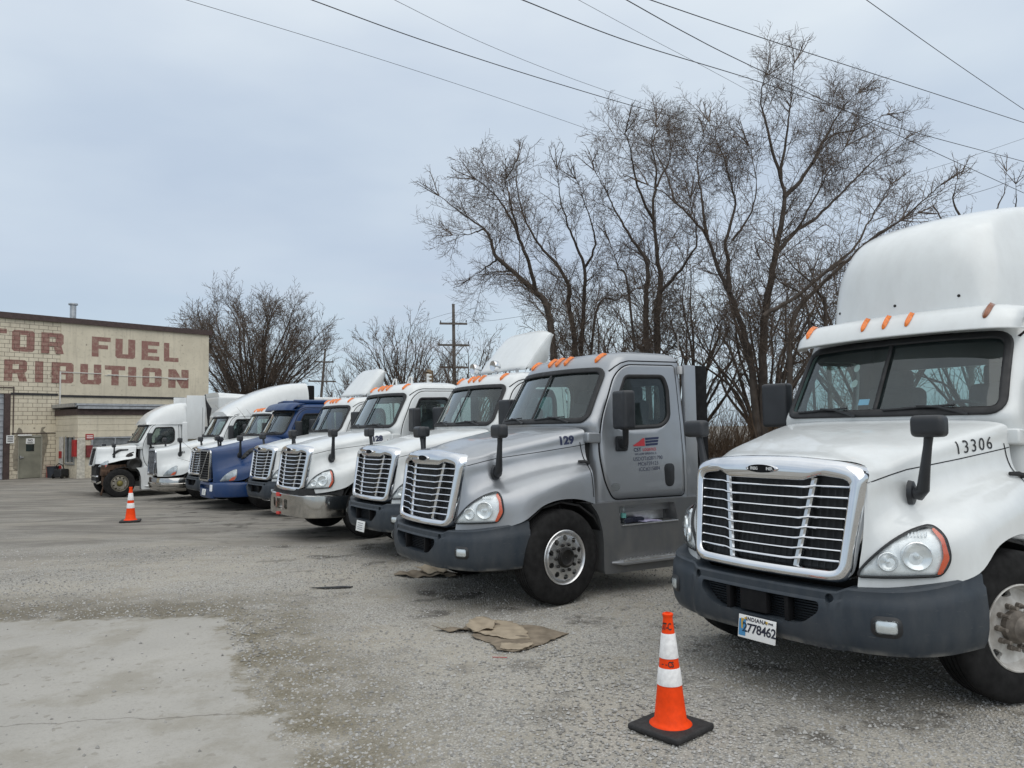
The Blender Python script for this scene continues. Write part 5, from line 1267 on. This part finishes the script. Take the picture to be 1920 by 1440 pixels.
bpart('window_frame', [(2.90, 2.97, -2.86, -2.70, .95, 1.95), (4.0, 4.06, -2.83, -2.70, 1.0, 1.9), (2.9, 5.05, -2.85, -2.70, 1.9, 1.97)], GALV, wn2)
bpart('striped_post', [(2.20, 2.27, -1.15, -.80, .1, 2.0)], plain('post_white', (.52, .50, .46), .8, vary=.2)); bpart('red_stripe', [(2.185, 2.203, -1.15, -.80, .95, 1.30), (2.185, 2.203, -1.15, -.80, .35, .60)], RED)
rb = bpart('red_cabinet', [(2.15, 2.29, -2.80, -2.50, 1.05, 1.85)], RED)
rb2 = bpart('red_hydrant_box', [(2.66, 2.92, -2.98, -2.83, 1.0, 1.58)], plain('dull_red_paint', (.17, .025, .025), .55, vary=.3))
rs = bpart('red_sign', [(2.64, 3.0, -2.865, -2.83, 1.86, 2.12)], RED); bpart('sign_line', [(2.68, 2.96, -2.872, -2.864, 1.92 + .09 * k, 1.96 + .09 * k) for k in range(2)], PAPER, rs)
bm = bmesh.new(); tube(bm, [(4.2, 3.2, 8.0), (4.2, 3.2, 9.25)], .16, 14); tube(bm, [(4.2, 3.2, 9.28), (4.2, 3.2, 9.36)], .24, 14); put('flue_pipe', mesh_bm('flue_pipe', bm), GALV, bld)
# small things standing at the building's foot
def bworld(x, y): return Vector((B0[0] + x * math.cos(BA) - y * math.sin(BA), B0[1] + x * math.sin(BA) + y * math.cos(BA), gz(37)))
o = put('fire_cabinet', box_me('fire_cabinet', (0, 0, .28), (.26, .24, .56), .02), RED, None, bworld(2.02, -.2), (0, 0, BA)); tag(o, 'small red metal box on the ground beside the olive door', 'box')
bm = bmesh.new(); lathe(bm, [(.001, .0), (.24, 0), (.29, .52), (.31, .53), (.31, .56), (.27, .56), (.24, .1), (.001, .08)], 20); o = put('waste_bin', mesh_bm('waste_bin', bm), plain('dark_bin_plastic', (.03, .035, .045), .6), None, bworld(2.02, -.62)); tag(o, 'dark round bin by the red metal box', 'bin')
ac = empty('floor_jack', bworld(2.0, -1.7), BA + .4); tag(ac, 'black wheeled workshop machine with bent handle near the office corner', 'machine')
bm = bmesh.new(); bx(bm, (0, 0, .28), (.5, .45, .36), .08, seg=3); bx(bm, (.1, .05, .12), (.7, .5, .08), .02); put('housing', mesh_bm('housing', bm), BLACK, ac)
bm = bmesh.new(); tube(bm, [(-.2, 0, .4), (-.28, 0, .62), (-.1, .05, .72), (.15, .08, .62), (.28, .1, .3)], .025, 6); put('handle', mesh_bm('handle', bm), GREASE, ac)
for s in (1, -1):
    bm = bmesh.new(); lathe(bm, [(.001, -.03), (.10, -.03), (.11, 0), (.10, .03), (.001, .03)], 16, 'Y', (-.2, s * .27, .11)); put('wheel', mesh_bm('wheel', bm), GREASE, ac)

# ------------------------------------------------------------------ cones
ORANGE = plain('cone_orange', (.85, .060, .005), .62, vary=.09, vscale=30, spec=.2); COLLAR = plain('scuffed_white_collar', (.72, .71, .70), .55, vary=.12, vscale=40)
CBASE = plain('cone_black_base', (.022, .021, .021), .75, vary=.3, vscale=20, bump=.3, bscale=120)
def cone_r(h): return .108 - (.108 - .026) * h / .72
def cone_body_me(): return lathe_me('cone_body', [(.135, .030), (.132, .045), (.118, .055)] + [(cone_r(h), h) for h in (.07, .2, .4, .6, .64, .69)] + [(.031, .70), (.034, .705), (.034, .715), (.028, .72), (.018, .72), (.018, .6)], 48, 'Z', angle=50)
def cone_base_me():
    bm = bmesh.new(); bx(bm, (0, 0, .024), (.385, .385, .040), .018, seg=3)
    for a in range(4):
        for b in (-.1, 0, .1): x, y = (.165, b) if a % 2 else (b, .165); s = 1 if a < 2 else -1; bx(bm, (x * s, y * s, .004), (.03, .03, .014), .003)
    return mesh_bm('cone_base', bm, 40)
def collar_me(h0, h1): return lathe_me('collar', [(cone_r(h0) + .0015, h0), (cone_r(h0) + .004, h0 + .002), (cone_r(h1) + .004, h1 - .002), (cone_r(h1) + .0015, h1)], 48, 'Z', angle=50)
def cone(loc, rz, label, marks, sc_=1.0):
    r = empty('traffic_cone', loc, rz); tag(r, label, 'traffic cone', 'orange cones standing in the lot'); r.scale = (sc_,) * 3
    b = put('cone_body', cached('cone', cone_body_me), ORANGE, r); put('cone_base', cached('coneb', cone_base_me), CBASE, r)
    put('collar', cached('col1', lambda: collar_me(.285, .390)), COLLAR, r); put('collar', cached('col2', lambda: collar_me(.448, .598)), COLLAR, r)
    if marks:
        def wrap(h, a0): return lambda x, y: ((cone_r(h + y) + .0022) * math.cos(a0 + x / cone_r(h)), (cone_r(h + y) + .0022) * math.sin(a0 + x / cone_r(h)), h + y)
        a0 = math.atan2(-loc[1], -loc[0]) - rz
        put('marker_writing', text_flat('marker_writing', 'ST-C', .060, lambda x, y: wrap(.622, a0 - 1.2)((x) * .60, y), .0012, 'LEFT', .85), BLKVINYL, b)
        put('marker_writing', text_flat('marker_writing', '— CS', .048, lambda x, y: wrap(.402, a0 - .75)(x * .70, y), .0012, 'LEFT', .9), BLKVINYL, b)
    return r
cone((.955, 4.90, gh(.95, 4.9)), R(42), 'large near orange cone with black handwriting and two white bands', True, 1.0)
cone((-8.60, 17.33, gh(-8.6, 17.33)), R(20), 'small far orange cone in front of the white trucks by the building', False, 1.08)

# ------------------------------------------------------------------ cardboard and litter
CARD = plain('wet_cardboard', (.33, .275, .205), .95, vary=.18, vscale=9, spec=.1)
CARD2 = plain('dark_wet_cardboard', (.20, .165, .125), .95, vary=.25, vscale=9, spec=.1)
def sheet(outline, z0, amp, fold=None, seed=0):
    rg = random.Random(seed); bm = bmesh.new(); outline = resample(outline, 70); outline = [Vector((p[0] + rg.gauss(0, .007), p[1] + rg.gauss(0, .007))) for p in outline]; bm.faces.new([bm.verts.new((p[0], p[1], 0)) for p in outline])
    xs = [p[0] for p in outline]; ys = [p[1] for p in outline]
    for ax, (a, b) in enumerate(((min(xs), max(xs)), (min(ys), max(ys)))):
        k = int((b - a) / .03)
        for i in range(1, k):
            c = [0, 0, 0]; c[ax] = a + (b - a) * i / k; nn = [0, 0, 0]; nn[ax] = 1; bmesh.ops.bisect_plane(bm, geom=bm.verts[:] + bm.edges[:] + bm.faces[:], plane_co=c, plane_no=nn)
    bmesh.ops.triangulate(bm, faces=bm.faces); p1, p2 = rg.random() * 6, rg.random() * 6
    for v in bm.verts:
        x, y = v.co.x, v.co.y; h = amp * (.5 + .5 * math.sin(9 * x + 5 * y + p1) * math.sin(11 * y - 4 * x + p2)) + amp * .3 * math.sin(31 * x + 17 * y)
        if fold: h += max(0, fold(x, y))
        v.co.z = gh(x, y) + z0 + h + rg.random() * .003
    return solid(mesh_bm('cardboard', bm, 25), .005, 1)
cb = put('cardboard', sheet([(-.20, 7.62), (.12, 7.52), (.48, 7.20), (.20, 6.80), (.02, 6.62), (-.16, 6.66), (-.24, 6.95), (-.42, 7.15), (-.36, 7.45)], .006, .012, None, 1), CARD2); tag(cb, 'flattened torn brown cardboard lying on gravel beside the near cone', 'cardboard')
put('torn_layer', sheet([(-.42, 7.72), (-.30, 7.80), (-.02, 7.60), (.10, 7.30), (.12, 6.98), (-.10, 7.02), (-.30, 7.15), (-.48, 7.35)], .016, .013, lambda x, y: .03 * max(0, (-.22 - x)) / .2, 2), CARD, cb)
put('torn_layer', sheet([(-.13, 6.86), (.16, 6.80), (.05, 6.63), (-.14, 6.67)], .016, .010, lambda x, y: .012 * max(0, x) / .1, 3), CARD, cb)
put('torn_layer', sheet([(-.46, 7.55), (-.30, 7.72), (-.18, 7.55), (-.24, 7.25), (-.40, 7.22)], .026, .035, lambda x, y: .03 * (x + .46), 4), CARD, cb)
put('torn_layer', sheet([(-.80, 7.45), (-.42, 7.55), (-.38, 7.36), (-.60, 7.33)], .012, .03, None, 5), CARD2, cb)
c2 = put('cardboard', sheet([(-1.60, 10.2), (-1.2, 10.45), (-.7, 10.2), (-.75, 9.95), (-1.15, 10.02), (-1.35, 9.98)], .01, .04, None, 8), CARD2); tag(c2, 'crumpled dark cardboard under the front of the grey truck', 'cardboard')
put('torn_layer', sheet([(-1.35, 10.35), (-1.0, 10.4), (-.85, 10.12), (-1.1, 10.05)], .05, .05, None, 9), CARD, c2)
c3 = put('mud_flap', sheet([(-2.50, 9.45), (-2.2, 9.52), (-1.98, 9.50), (-2.02, 9.42), (-2.3, 9.40)], .006, .008, None, 11), RUBBER); tag(c3, 'thin dark strip of rubber lying on the gravel', 'rubber strip')
bm = bmesh.new(); tube(bm, [(-.20, 6.50, gh(-.2, 6.5) + .006), (-.12, 6.475, gh(-.2, 6.5) + .010), (-.06, 6.48, gh(-.2, 6.5) + .006)], .003, 5); o = put('plastic_straw', mesh_bm('plastic_straw', bm), REDVINYL); tag(o, 'thin red plastic strip on the gravel near the cardboard', 'litter')
# things on the grey lorry's step
gy = R(211.5)
def on_grey(x, y, z): return Vector((-1.118 + x * math.cos(gy) - y * math.sin(gy), 8.723 + x * math.sin(gy) + y * math.cos(gy), z))
bt = empty('water_bottle', on_grey(-2.10, 1.11, .784), 0); tag(bt, 'clear plastic water bottle standing on the grey truck step', 'bottle')
put('bottle_body', lathe_me('bottle_body', [(.001, .002), (.030, .0), (.032, .02), (.032, .13), (.028, .16), (.013, .19), (.012, .20)], 20), LENS, bt); put('bottle_cap', lathe_me('bottle_cap', [(.001, .222), (.014, .22), (.014, .198), (.001, .197)], 14), PAPER, bt); put('bottle_label', lathe_me('bottle_label', [(.033, .07), (.033, .12)], 20), plain('green_label', (.12, .35, .32), .5), bt)
bm = bmesh.new(); rg = random.Random(3)
for k in range(5): bx(bm, (.05 * k - .1 + rg.random() * .03, rg.random() * .05 - .02, .028 + .012 * rg.random()), (.09, .10, .055), .02, Matrix.Rotation(rg.random() * 2, 3, 'Z'), 3)
o = put('work_gloves', mesh_bm('work_gloves', bm), plain('navy_cloth', (.010, .013, .028), .95), None, on_grey(-2.26, 1.08, .784), (0, 0, gy)); tag(o, 'dark crumpled gloves on the step beside the water bottle', 'gloves')
bm = bmesh.new()
for k in range(3): bx(bm, (.04 * k, .01 * k, .004 + .006 * k), (.24, .15, .004), 0, Matrix.Rotation(.25 * k - .2, 3, 'Z'))
o = put('papers', mesh_bm('papers', bm), plain('lilac_paper', (.42, .40, .55), .8), None, on_grey(-2.52, 1.09, .784), (0, 0, gy)); tag(o, 'loose lilac papers lying on the grey truck step', 'papers')

# ------------------------------------------------------------------ poles and wires
WOOD = plain('weathered_pole_wood', (.12, .105, .092), .9, vary=.3, vscale=5); WIRE = plain('black_wire', (.012, .012, .013), .6)
def pole(px, py_top, Y, arms, label, lean=0):
    t = at(px, py_top, Y); g0 = gz(Y); h = t.z - g0; r = empty('utility_pole', (t.x - lean, Y, g0)); tag(r, label, 'utility pole', 'utility poles beyond the trees')
    bm = bmesh.new(); tube(bm, [(0, 0, -.3), (lean * .5, 0, h * .5), (lean, 0, h)], [.17, .14, .10], 8); put('pole', mesh_bm('pole', bm), WOOD, r)
    for dz, hw, br in arms:
        bm = bmesh.new(); z = h - dz; c = lean * (z / h); bx(bm, (c, -.14, z), (hw * 2, .10, .14), 0, Matrix.Rotation(.03, 3, 'Y'))
        if br:
            for s in (1, -1): tube(bm, [(c + s * hw * .65, -.14, z - .05), (c, -.1, z - .9)], .035, 5)
        a = put('cross_arm', mesh_bm('cross_arm', bm), WOOD, r)
        for s in (-.92, .92):
            bm = bmesh.new(); lathe(bm, [(.02, 0), (.05, .05), (.03, .10), (.05, .14), (.001, .2)], 8, 'Z', (c + s * hw, -.14, z + .07)); put('insulator', mesh_bm('insulator', bm), TAR, a)
pole(850, 570, 55, [(1.45, 1.0, 0), (3.0, 1.15, 1), (4.6, 1.0, 0)], 'tall bare wooden utility pole with three cross arms above the white cabs')
pole(610, 654, 75, [(1.3, .95, 0), (3.2, 1.35, 0), (5.3, 1.4, 1)], 'leaning wooden utility pole further off between the two bare trees', .9)
def wire(pts, rad, label, sag=.0):
    P = [at(px, py, Y) for px, py, Y in pts]; out = [P[0] + (P[0] - P[1]) * .25] + P
    A = cr_interp(np.array([tuple(p) for p in out]), 12, 0); bm = bmesh.new(); tube(bm, A, rad * .8, 5, False); o = put('power_line', mesh_bm('power_line', bm), WIRE); tag(o, label, 'power line', 'power lines crossing the sky')
wire([(350, 0, 26), (640, 88, 31), (900, 172, 37), (1140, 255, 44)], .012, 'thin power line lowest of all over the left half of the sky')
wire([(585, 0, 22), (800, 78, 26), (1040, 155, 31), (1260, 218, 36), (1480, 268, 42)], .020, 'thick power line meeting the top edge left of centre')
wire([(740, 0, 26), (900, 78, 31), (1080, 150, 36), (1300, 226, 43)], .011, 'thin power line just right of the thick left one')
wire([(980, 0, 20), (1180, 78, 24), (1420, 152, 29), (1680, 238, 34), (1920, 303, 40)], .019, 'thick power line crossing the sky from top centre to the right edge')
wire([(1085, 0, 26), (1200, 62, 30), (1320, 125, 34), (1440, 190, 40)], .010, 'thin power line crossing the thick top centre line')
wire([(1175, 0, 20), (1290, 64, 23), (1409, 124, 26), (1702, 262, 33), (1920, 362, 40)], .018, 'thick power line passing through the tallest crown of all')
wire([(1220, 0, 20), (1450, 78, 24), (1680, 152, 28), (1920, 230, 33)], .017, 'power line grazing the top of the tallest tree')
wire([(1625, 0, 22), (1760, 96, 26), (1850, 158, 29), (1930, 212, 32)], .015, 'power line alone in the upper right corner of the sky')
wire([(1930, 256, 40), (1800, 300, 37), (1700, 330, 35)], .010, 'thin power line rising to the right edge behind the tall crown')
wire([(1930, 324, 40), (1860, 352, 38), (1760, 380, 35)], .014, 'power line rising to the right edge low above the roof fairing')
wire([(770, 612, 90), (850, 586, 55), (900, 602, 54), (1000, 590, 50)], .014, 'power line strung from the top of the tall utility pole')

# ------------------------------------------------------------------ bare trees
def tubes_mesh(name, polys):
    """polys: list of (points, radii, sides) -> one mesh, built in batches"""
    groups = {}
    for P, r, s in polys: groups.setdefault((len(P), s), []).append((P, r))
    Vs = []; Fs = []; base = 0
    for (k, s), lst in groups.items():
        P = np.array([a for a, b in lst], float); r = np.array([b for a, b in lst], float); n = len(lst)
        d = np.gradient(P, axis=1); d /= np.maximum(np.linalg.norm(d, axis=2, keepdims=True), 1e-9)
        ref = np.where(np.abs(d[:, :1, 2:3]) > .9, np.array([1., 0, 0]), np.array([0, 0, 1.])); u = np.cross(d, ref); u /= np.maximum(np.linalg.norm(u, axis=2, keepdims=True), 1e-9); w_ = np.cross(d, u)
        a = np.arange(s) * 2 * np.pi / s; ring = P[:, :, None] + r[:, :, None, None] * (u[:, :, None] * np.cos(a)[None, None, :, None] + w_[:, :, None] * np.sin(a)[None, None, :, None])
        Vs.append(ring.reshape(-1, 3)); i = np.arange(k - 1)[:, None] * s; j = np.arange(s)[None]; q = np.stack([i + j, i + (j + 1) % s, i + s + (j + 1) % s, i + s + j], 2).reshape(-1, 4)
        Fs.append((q[None] + base + (np.arange(n) * k * s)[:, None, None]).reshape(-1, 4)); base += n * k * s
    V = np.concatenate(Vs); F = np.concatenate(Fs); me = bpy.data.meshes.new(name); me.vertices.add(len(V)); me.vertices.foreach_set('co', V.ravel()); me.loops.add(F.size); me.loops.foreach_set('vertex_index', F.ravel().astype(np.int32))
    me.polygons.add(len(F)); me.polygons.foreach_set('loop_start', np.arange(0, F.size, 4, dtype=np.int32)); me.polygons.foreach_set('loop_total', np.full(len(F), 4, np.int32)) if hasattr(me.polygons[0], 'loop_total') and False else None
    me.update(calc_edges=True); me.validate(); me.polygons.foreach_set('use_smooth', [True] * len(me.polygons)); return me
BARK = plain('grey_brown_bark', (.080, .066, .056), .95, vary=.35, vscale=4, spec=.15, bump=.5, bscale=18)
TWIG = plain('brown_twigs', (.125, .097, .078), .9, vary=.3, vscale=2, spec=.15)
def rv(rg): v = rg.normal(size=3); return v / np.linalg.norm(v)
def grow(rg, out, p, d, L, r, lvl, up, twig_r, dens, spread):
    """one branch and everything that grows from it"""
    k = 5 if lvl > 1 else 4 if lvl == 1 else 3
    P = [p]; q = p; dd = d
    for i in range(k - 1):
        dd = dd + .13 * rv(rg) + np.array([0, 0, up]); dd /= np.linalg.norm(dd); q = q + dd * L / (k - 1); P.append(q)
    out.append((P, list(np.linspace(r, max(r * .35, twig_r * .6), k)), 5 if lvl > 1 else 3))
    if lvl == 0: return
    n = max(2, int(dens[lvl] * L * (.8 + .4 * rg.random())))
    for i in range(n):
        t = .18 + .82 * (i + rg.random()) / n; s = t * (k - 1); a = min(int(s), k - 2); b = P[a] + (P[a + 1] - P[a]) * (s - a); t0 = P[a + 1] - P[a]; t0 = t0 / np.linalg.norm(t0)
        side = rv(rg); side -= t0 * side.dot(t0); side /= np.linalg.norm(side); c = t0 * (1 - spread * .55) + side * spread; c /= np.linalg.norm(c)
        grow(rg, out, b, c, L * (.34 + .3 * rg.random()) * (1.05 - .45 * t), max(twig_r, r * .45), lvl - 1, up, twig_r, dens, spread)
def limb_tree(label, limbs, Y, seed, twig_r=.0048, dens=(0, 11.5, 8.0, 3.0), L1=2.3, group='bare trees behind the trucks', up=.05, depth=1.6, n1=3.5, start=.25):
    """limbs: [(pixel polyline, base radius, tip radius)], read off the photograph and stood at distance Y with their own spread in depth"""
    rg = np.random.default_rng(seed); trunk = []; twigs = []; base = None
    for li, (pts, r0, r1) in enumerate(limbs):
        z = rg.normal() * depth if li else 0; P = []
        for i, (x, y) in enumerate(pts): P.append(np.array(at(x, y, Y + (z * (i / max(1, len(pts) - 1)) ** 1.0))))
        if li == 0 or pts[0][1] > 600:
            if base is None: base = np.array([P[0][0], Y, gz(Y)])
            P[0] = np.array([P[0][0], P[0][1], min(P[0][2], gz(Y) - .1) if pts[0][1] > 600 else P[0][2]])
        A = cr_interp(np.array(P), 5, 0); A += rg.normal(size=A.shape) * .015; n = len(A); tt = np.linspace(0, 1, n); rr = (r0 * (1 - tt) ** 1.15 + r1 * .6 * tt) * .60
        trunk.append((list(A), list(rr), 8)); seg = np.linalg.norm(np.diff(A, axis=0), axis=1); tot = seg.sum(); cum = np.concatenate([[0], np.cumsum(seg)])
        for i in range(int(tot * n1)):
            t = start + (1 - start) * rg.random() ** .8; s = t * tot; a = min(np.searchsorted(cum, s) - 1, n - 2); a = max(a, 0); b = A[a] + (A[a + 1] - A[a]) * ((s - cum[a]) / max(seg[a], 1e-6)); t0 = (A[a + 1] - A[a]) / seg[a]
            side = rv(rg); side[1] *= 1.1; side -= t0 * side.dot(t0); side /= np.linalg.norm(side); c = t0 * .75 + side * .8; c /= np.linalg.norm(c)
            grow(rg, twigs, b, c, L1 * (.5 + .6 * rg.random()) * (1.2 - .72 * t), min(.017, max(.010, rr[a] * .26)), 2, up, twig_r, dens, .75)
        dtip = A[-1] - A[-2]; dtip /= np.linalg.norm(dtip)
        for i in range(3): c = dtip + .5 * rv(rg); grow(rg, twigs, A[-1], c / np.linalg.norm(c), L1 * .36, min(r1, .02), 2, up, twig_r, dens, .7)
    r = empty('bare_tree', tuple(base)); tag(r, label, 'tree', group)
    off = lambda L: [([p - base for p in P], rr, s) for P, rr, s in L]
    put('trunk', tubes_mesh('trunk', off(trunk)), BARK, r); put('crown', tubes_mesh('crown', off(twigs)), TWIG, r)
a3 = lambda L: [(760 + x * .4444, 60 + y * .4444) for x, y in L]
a4 = lambda L: [(1240 + x * .4444, 60 + y * .4444) for x, y in L]
limb_tree('bare tree leaning left behind the raised white deflector', [
 (a3([(660, 1450), (610, 1220), (545, 1095), (480, 1035), (385, 950), (360, 880), (330, 830), (230, 760), (140, 690)]), .20, .03),
 (a3([(545, 1095), (525, 990), (480, 870), (430, 760), (380, 690), (300, 620)]), .12, .03), (a3([(385, 960), (340, 995), (270, 1040)]), .06, .02), (a3([(480, 870), (440, 700), (420, 620)]), .07, .025), (a3([(330, 830), (280, 850), (200, 860)]), .05, .02)], 24, 11)
limb_tree('slim forked bare tree behind the cab of the grey truck', [
 (a3([(720, 1460), (712, 1310), (690, 1160), (685, 1060), (620, 960), (560, 890), (500, 780), (470, 640), (470, 540)]), .17, .025),
 (a3([(715, 1310), (750, 1200), (755, 1000), (720, 900), (680, 800), (650, 680), (640, 580)]), .13, .02), (a3([(755, 1000), (800, 900), (770, 760), (720, 620)]), .08, .02), (a3([(735, 1290), (800, 1200), (900, 1130), (980, 1080)]), .10, .03)], 25.5, 12, L1=2.1)
limb_tree('bare tree with twin close trunks behind the rear of the grey truck', [
 (a3([(1025, 1460), (1015, 1200), (1015, 1100), (1020, 980), (960, 880), (900, 780), (850, 680), (800, 580)]), .17, .025),
 (a3([(1052, 1460), (1065, 1200), (1075, 1070), (1065, 950), (1045, 780), (1060, 600), (1040, 470), (1060, 380)]), .19, .025), (a3([(1075, 1100), (1160, 1000), (1230, 880), (1200, 700)]), .10, .03), (a3([(1015, 1230), (940, 1100), (900, 1000), (860, 880)]), .09, .025), (a3([(1050, 800), (980, 650), (950, 500), (930, 420)]), .08, .02), (a3([(1060, 650), (1120, 520), (1110, 430)]), .06, .02)], 23.5, 13, n1=3.4)
limb_tree('tallest bare tree with a V of heavy trunks right of the grey truck', [
 (a4([(440, 1800), (430, 1440), (440, 1180), (470, 1000), (500, 850), (520, 700), (505, 600), (530, 430), (545, 300), (560, 130)]), .24, .02),
 (a4([(425, 1790), (385, 1440), (350, 1280), (300, 1130), (240, 1000), (195, 870), (120, 780), (40, 700), (-60, 640)]), .20, .03),
 (a4([(290, 1100), (280, 960), (270, 880), (310, 750), (290, 620), (250, 500), (200, 380)]), .12, .02), (a4([(520, 700), (600, 610), (680, 470), (760, 330), (830, 260)]), .12, .02), (a4([(490, 930), (560, 850), (680, 760), (800, 640), (920, 520), (1030, 450)]), .12, .02),
 (a4([(505, 620), (450, 420), (420, 280), (440, 180)]), .09, .02), (a4([(640, 560), (700, 450), (850, 400), (950, 340)]), .06, .02), (a4([(195, 870), (170, 700), (150, 550), (180, 420)]), .08, .02), (a4([(560, 850), (650, 700), (700, 600), (780, 480)]), .06, .02), (a4([(300, 880), (380, 760), (400, 620), (370, 480)]), .06, .02), (a4([(60, 720), (20, 600), (-30, 480), (-20, 400)]), .06, .02)], 22, 14, n1=3.5, L1=2.4)
limb_tree('bare tree sending dense low limbs up to the right behind the nearest white truck', [
 (a4([(560, 1800), (540, 1440), (560, 1200), (660, 1080), (760, 990), (850, 900), (960, 820), (1080, 760)]), .15, .025), (a4([(700, 1500), (700, 1220), (660, 1100), (560, 990), (490, 900)]), .12, .02), (a4([(430, 1200), (560, 1120), (700, 1010), (800, 950), (900, 860), (1010, 800)]), .10, .02), (a4([(700, 1010), (820, 900), (900, 760), (980, 640)]), .08, .02), (a4([(850, 900), (1000, 800), (1120, 700), (1180, 640)]), .06, .02), (a4([(640, 1440), (620, 1200), (500, 1050), (420, 960)]), .08, .02)], 20, 15, n1=3.3, L1=1.8)
limb_tree('far right bare tree, only its twiggy top above the roof fairing', [
 (a4([(1300, 1500), (1290, 1000), (1260, 800), (1230, 700), (1260, 600)]), .12, .015), (a4([(1290, 1000), (1360, 820), (1440, 700), (1460, 590)]), .07, .012), (a4([(1290, 900), (1180, 780), (1130, 690)]), .07, .012), (a4([(1350, 900), (1480, 760), (1500, 640)]), .06, .012)], 21, 16, n1=1.5, L1=1.5, dens=(0, 5, 3, 2), start=.5)
def vase_tree(label, px, Y, h, wd, stems, seed, group='bare trees behind the trucks', dens=(0, 4.2, 2.6, 1.5), twig_r=.018, low=0.0, L1=None):
    rg = np.random.default_rng(seed); b = at(px, 800, Y); base = np.array([b.x, Y, gz(Y)]); trunk = []; twigs = []
    for i in range(stems):
        a = 2 * math.pi * (i + rg.random() * .7) / stems; rr = (.25 + .75 * rg.random() ** .6); tip = np.array([math.cos(a) * wd * rr, math.sin(a) * wd * .8 * rr, h * (1 - .42 * rr ** 2) * (.88 + .12 * rg.random())]); st = np.array([rg.normal() * .25, rg.normal() * .25, -.1])
        P = np.array([st, st * .6 + tip * (.16, .16, .30), tip * (.42, .42, .60) + rg.normal(size=3) * .2, tip * (.75, .75, .84) + rg.normal(size=3) * .2, tip]); A = cr_interp(P, 4, 0); n = len(A); r0 = .13 * h / 13; rad = np.linspace(r0, r0 * .12, n); trunk.append((list(A), list(rad), 5))
        seg = np.linalg.norm(np.diff(A, axis=0), axis=1)
        for k in range(int(seg.sum() * 1.5)):
            t = .22 + .78 * rg.random() ** .8; s = t * (n - 1); q = min(int(s), n - 2); p = A[q] + (A[q + 1] - A[q]) * (s - q); t0 = (A[q + 1] - A[q]) / seg[q]; side = rv(rg); side -= t0 * side.dot(t0); side /= np.linalg.norm(side); c = t0 * .8 + side * .6 + np.array([0, 0, .2]); c /= np.linalg.norm(c)
            grow(rg, twigs, p, c, (L1 or h * .17) * (.5 + .6 * rg.random()), min(twig_r * 1.9, max(twig_r * 1.2, rad[q] * .4)), 2, .07, twig_r, dens, .62)
    r = empty('bare_tree', tuple(base)); tag(r, label, 'tree', group); put('trunk', tubes_mesh('trunk', trunk), BARK, r); put('crown', tubes_mesh('crown', twigs), TWIG, r)
vase_tree('broad rounded bare tree with many stems at the end of the building', 474, 62, 14.3, 6.6, 44, 21, dens=(0, 5.2, 3.2, 1.5), twig_r=.013)
vase_tree('wide bare tree of fanned stems left of the tall utility pole', 752, 52, 9.6, 4.4, 34, 22, twig_r=.011)
vase_tree('bare tree of thin stems just left of the tall utility pole', 812, 56, 7.6, 3.2, 24, 31, twig_r=.011)
vase_tree('lower bare tree showing beside the leaning pole', 655, 60, 7.4, 3.4, 26, 23, twig_r=.012)
vase_tree('bare many stemmed tree behind the tall utility pole', 880, 46, 8.2, 3.8, 28, 24, twig_r=.010)
vase_tree('dense low bare tree between the forked tree and the twin trunks', 1130, 34, 8.0, 3.4, 20, 25, twig_r=.011)
vase_tree('tangled low bare tree behind the rear of the grey truck', 1290, 32, 9.0, 3.6, 24, 26, twig_r=.010)
vase_tree('tangled bare tree seen through the V of heavy trunks', 1440, 30, 9.2, 3.8, 24, 27, twig_r=.010)
vase_tree('bare tree whose stems stand behind the windscreen of the nearest truck', 1640, 30, 10.5, 4.2, 24, 28, twig_r=.010)
vase_tree('bare tree mostly hidden behind the nearest truck cab', 1850, 28, 8.6, 4.0, 18, 29, twig_r=.011)
# tangle of brush and dead grass at the trees' feet
def brush():
    rg = np.random.default_rng(3); L = []
    for i in range(13000):
        t = rg.random(); x = -9 + 32 * t; y = 27 - .33 * (x + 0) + rg.normal() * 1.9; y = max(y, 17.5); h = .7 + 2.3 * rg.random() ** 2; d = np.array([rg.normal() * .45, rg.normal() * .45, 1.0]); d /= np.linalg.norm(d); p = np.array([x, y, gz(y) - .05])
        m = p + d * h * .5 + rg.normal(size=3) * .1; e = p + d * h + rg.normal(size=3) * .3; L.append(([p, m, e], [.014, .009, .004], 3))
        if rg.random() < .8:
            for k in range(3): c = d + .8 * rv(rg); L.append(([m, m + c * h * .22 + .04 * rv(rg), m + c * h * .42], [.007, .005, .003], 3))
    o = put('brush', tubes_mesh('brush', L), plain('dead_brush', (.10, .070, .048), .95, vary=.4, vscale=1.5, spec=.1)); tag(o, 'tangled brown brush along the foot of the trees', 'brush', kind='stuff')
    V = []; F = []; n = 70; prof = [(-2.6, 0), (-1.8, .35), (-.8, .75), (0, .85), (1.2, .7), (3.0, 0)]
    for i in range(n):
        x = -10 + 36 * i / (n - 1)
        for a, h in prof: y = max(28.2 - .33 * x, 19) + a; V.append((x, y, gz(y) - .05 + h * (.7 + .6 * rg.random())))
    m = len(prof)
    for i in range(n - 1):
        for j in range(m - 1): F.append((i * m + j, i * m + j + 1, (i + 1) * m + j + 1, (i + 1) * m + j))
    g = G('dead_leaf_bank'); g.set('Base Color', g.mix(g.rng(g.noise(5, 6, .7), .3, .7), (.055, .042, .03), (.17, .13, .09))); g.set('Roughness', 1.0); g.bump(g.noise(9, 6, .7), 1, .1)
    o = put('embankment', mesh_py('embankment', V, F, 60), g.m); o['kind'] = 'structure'
brush()
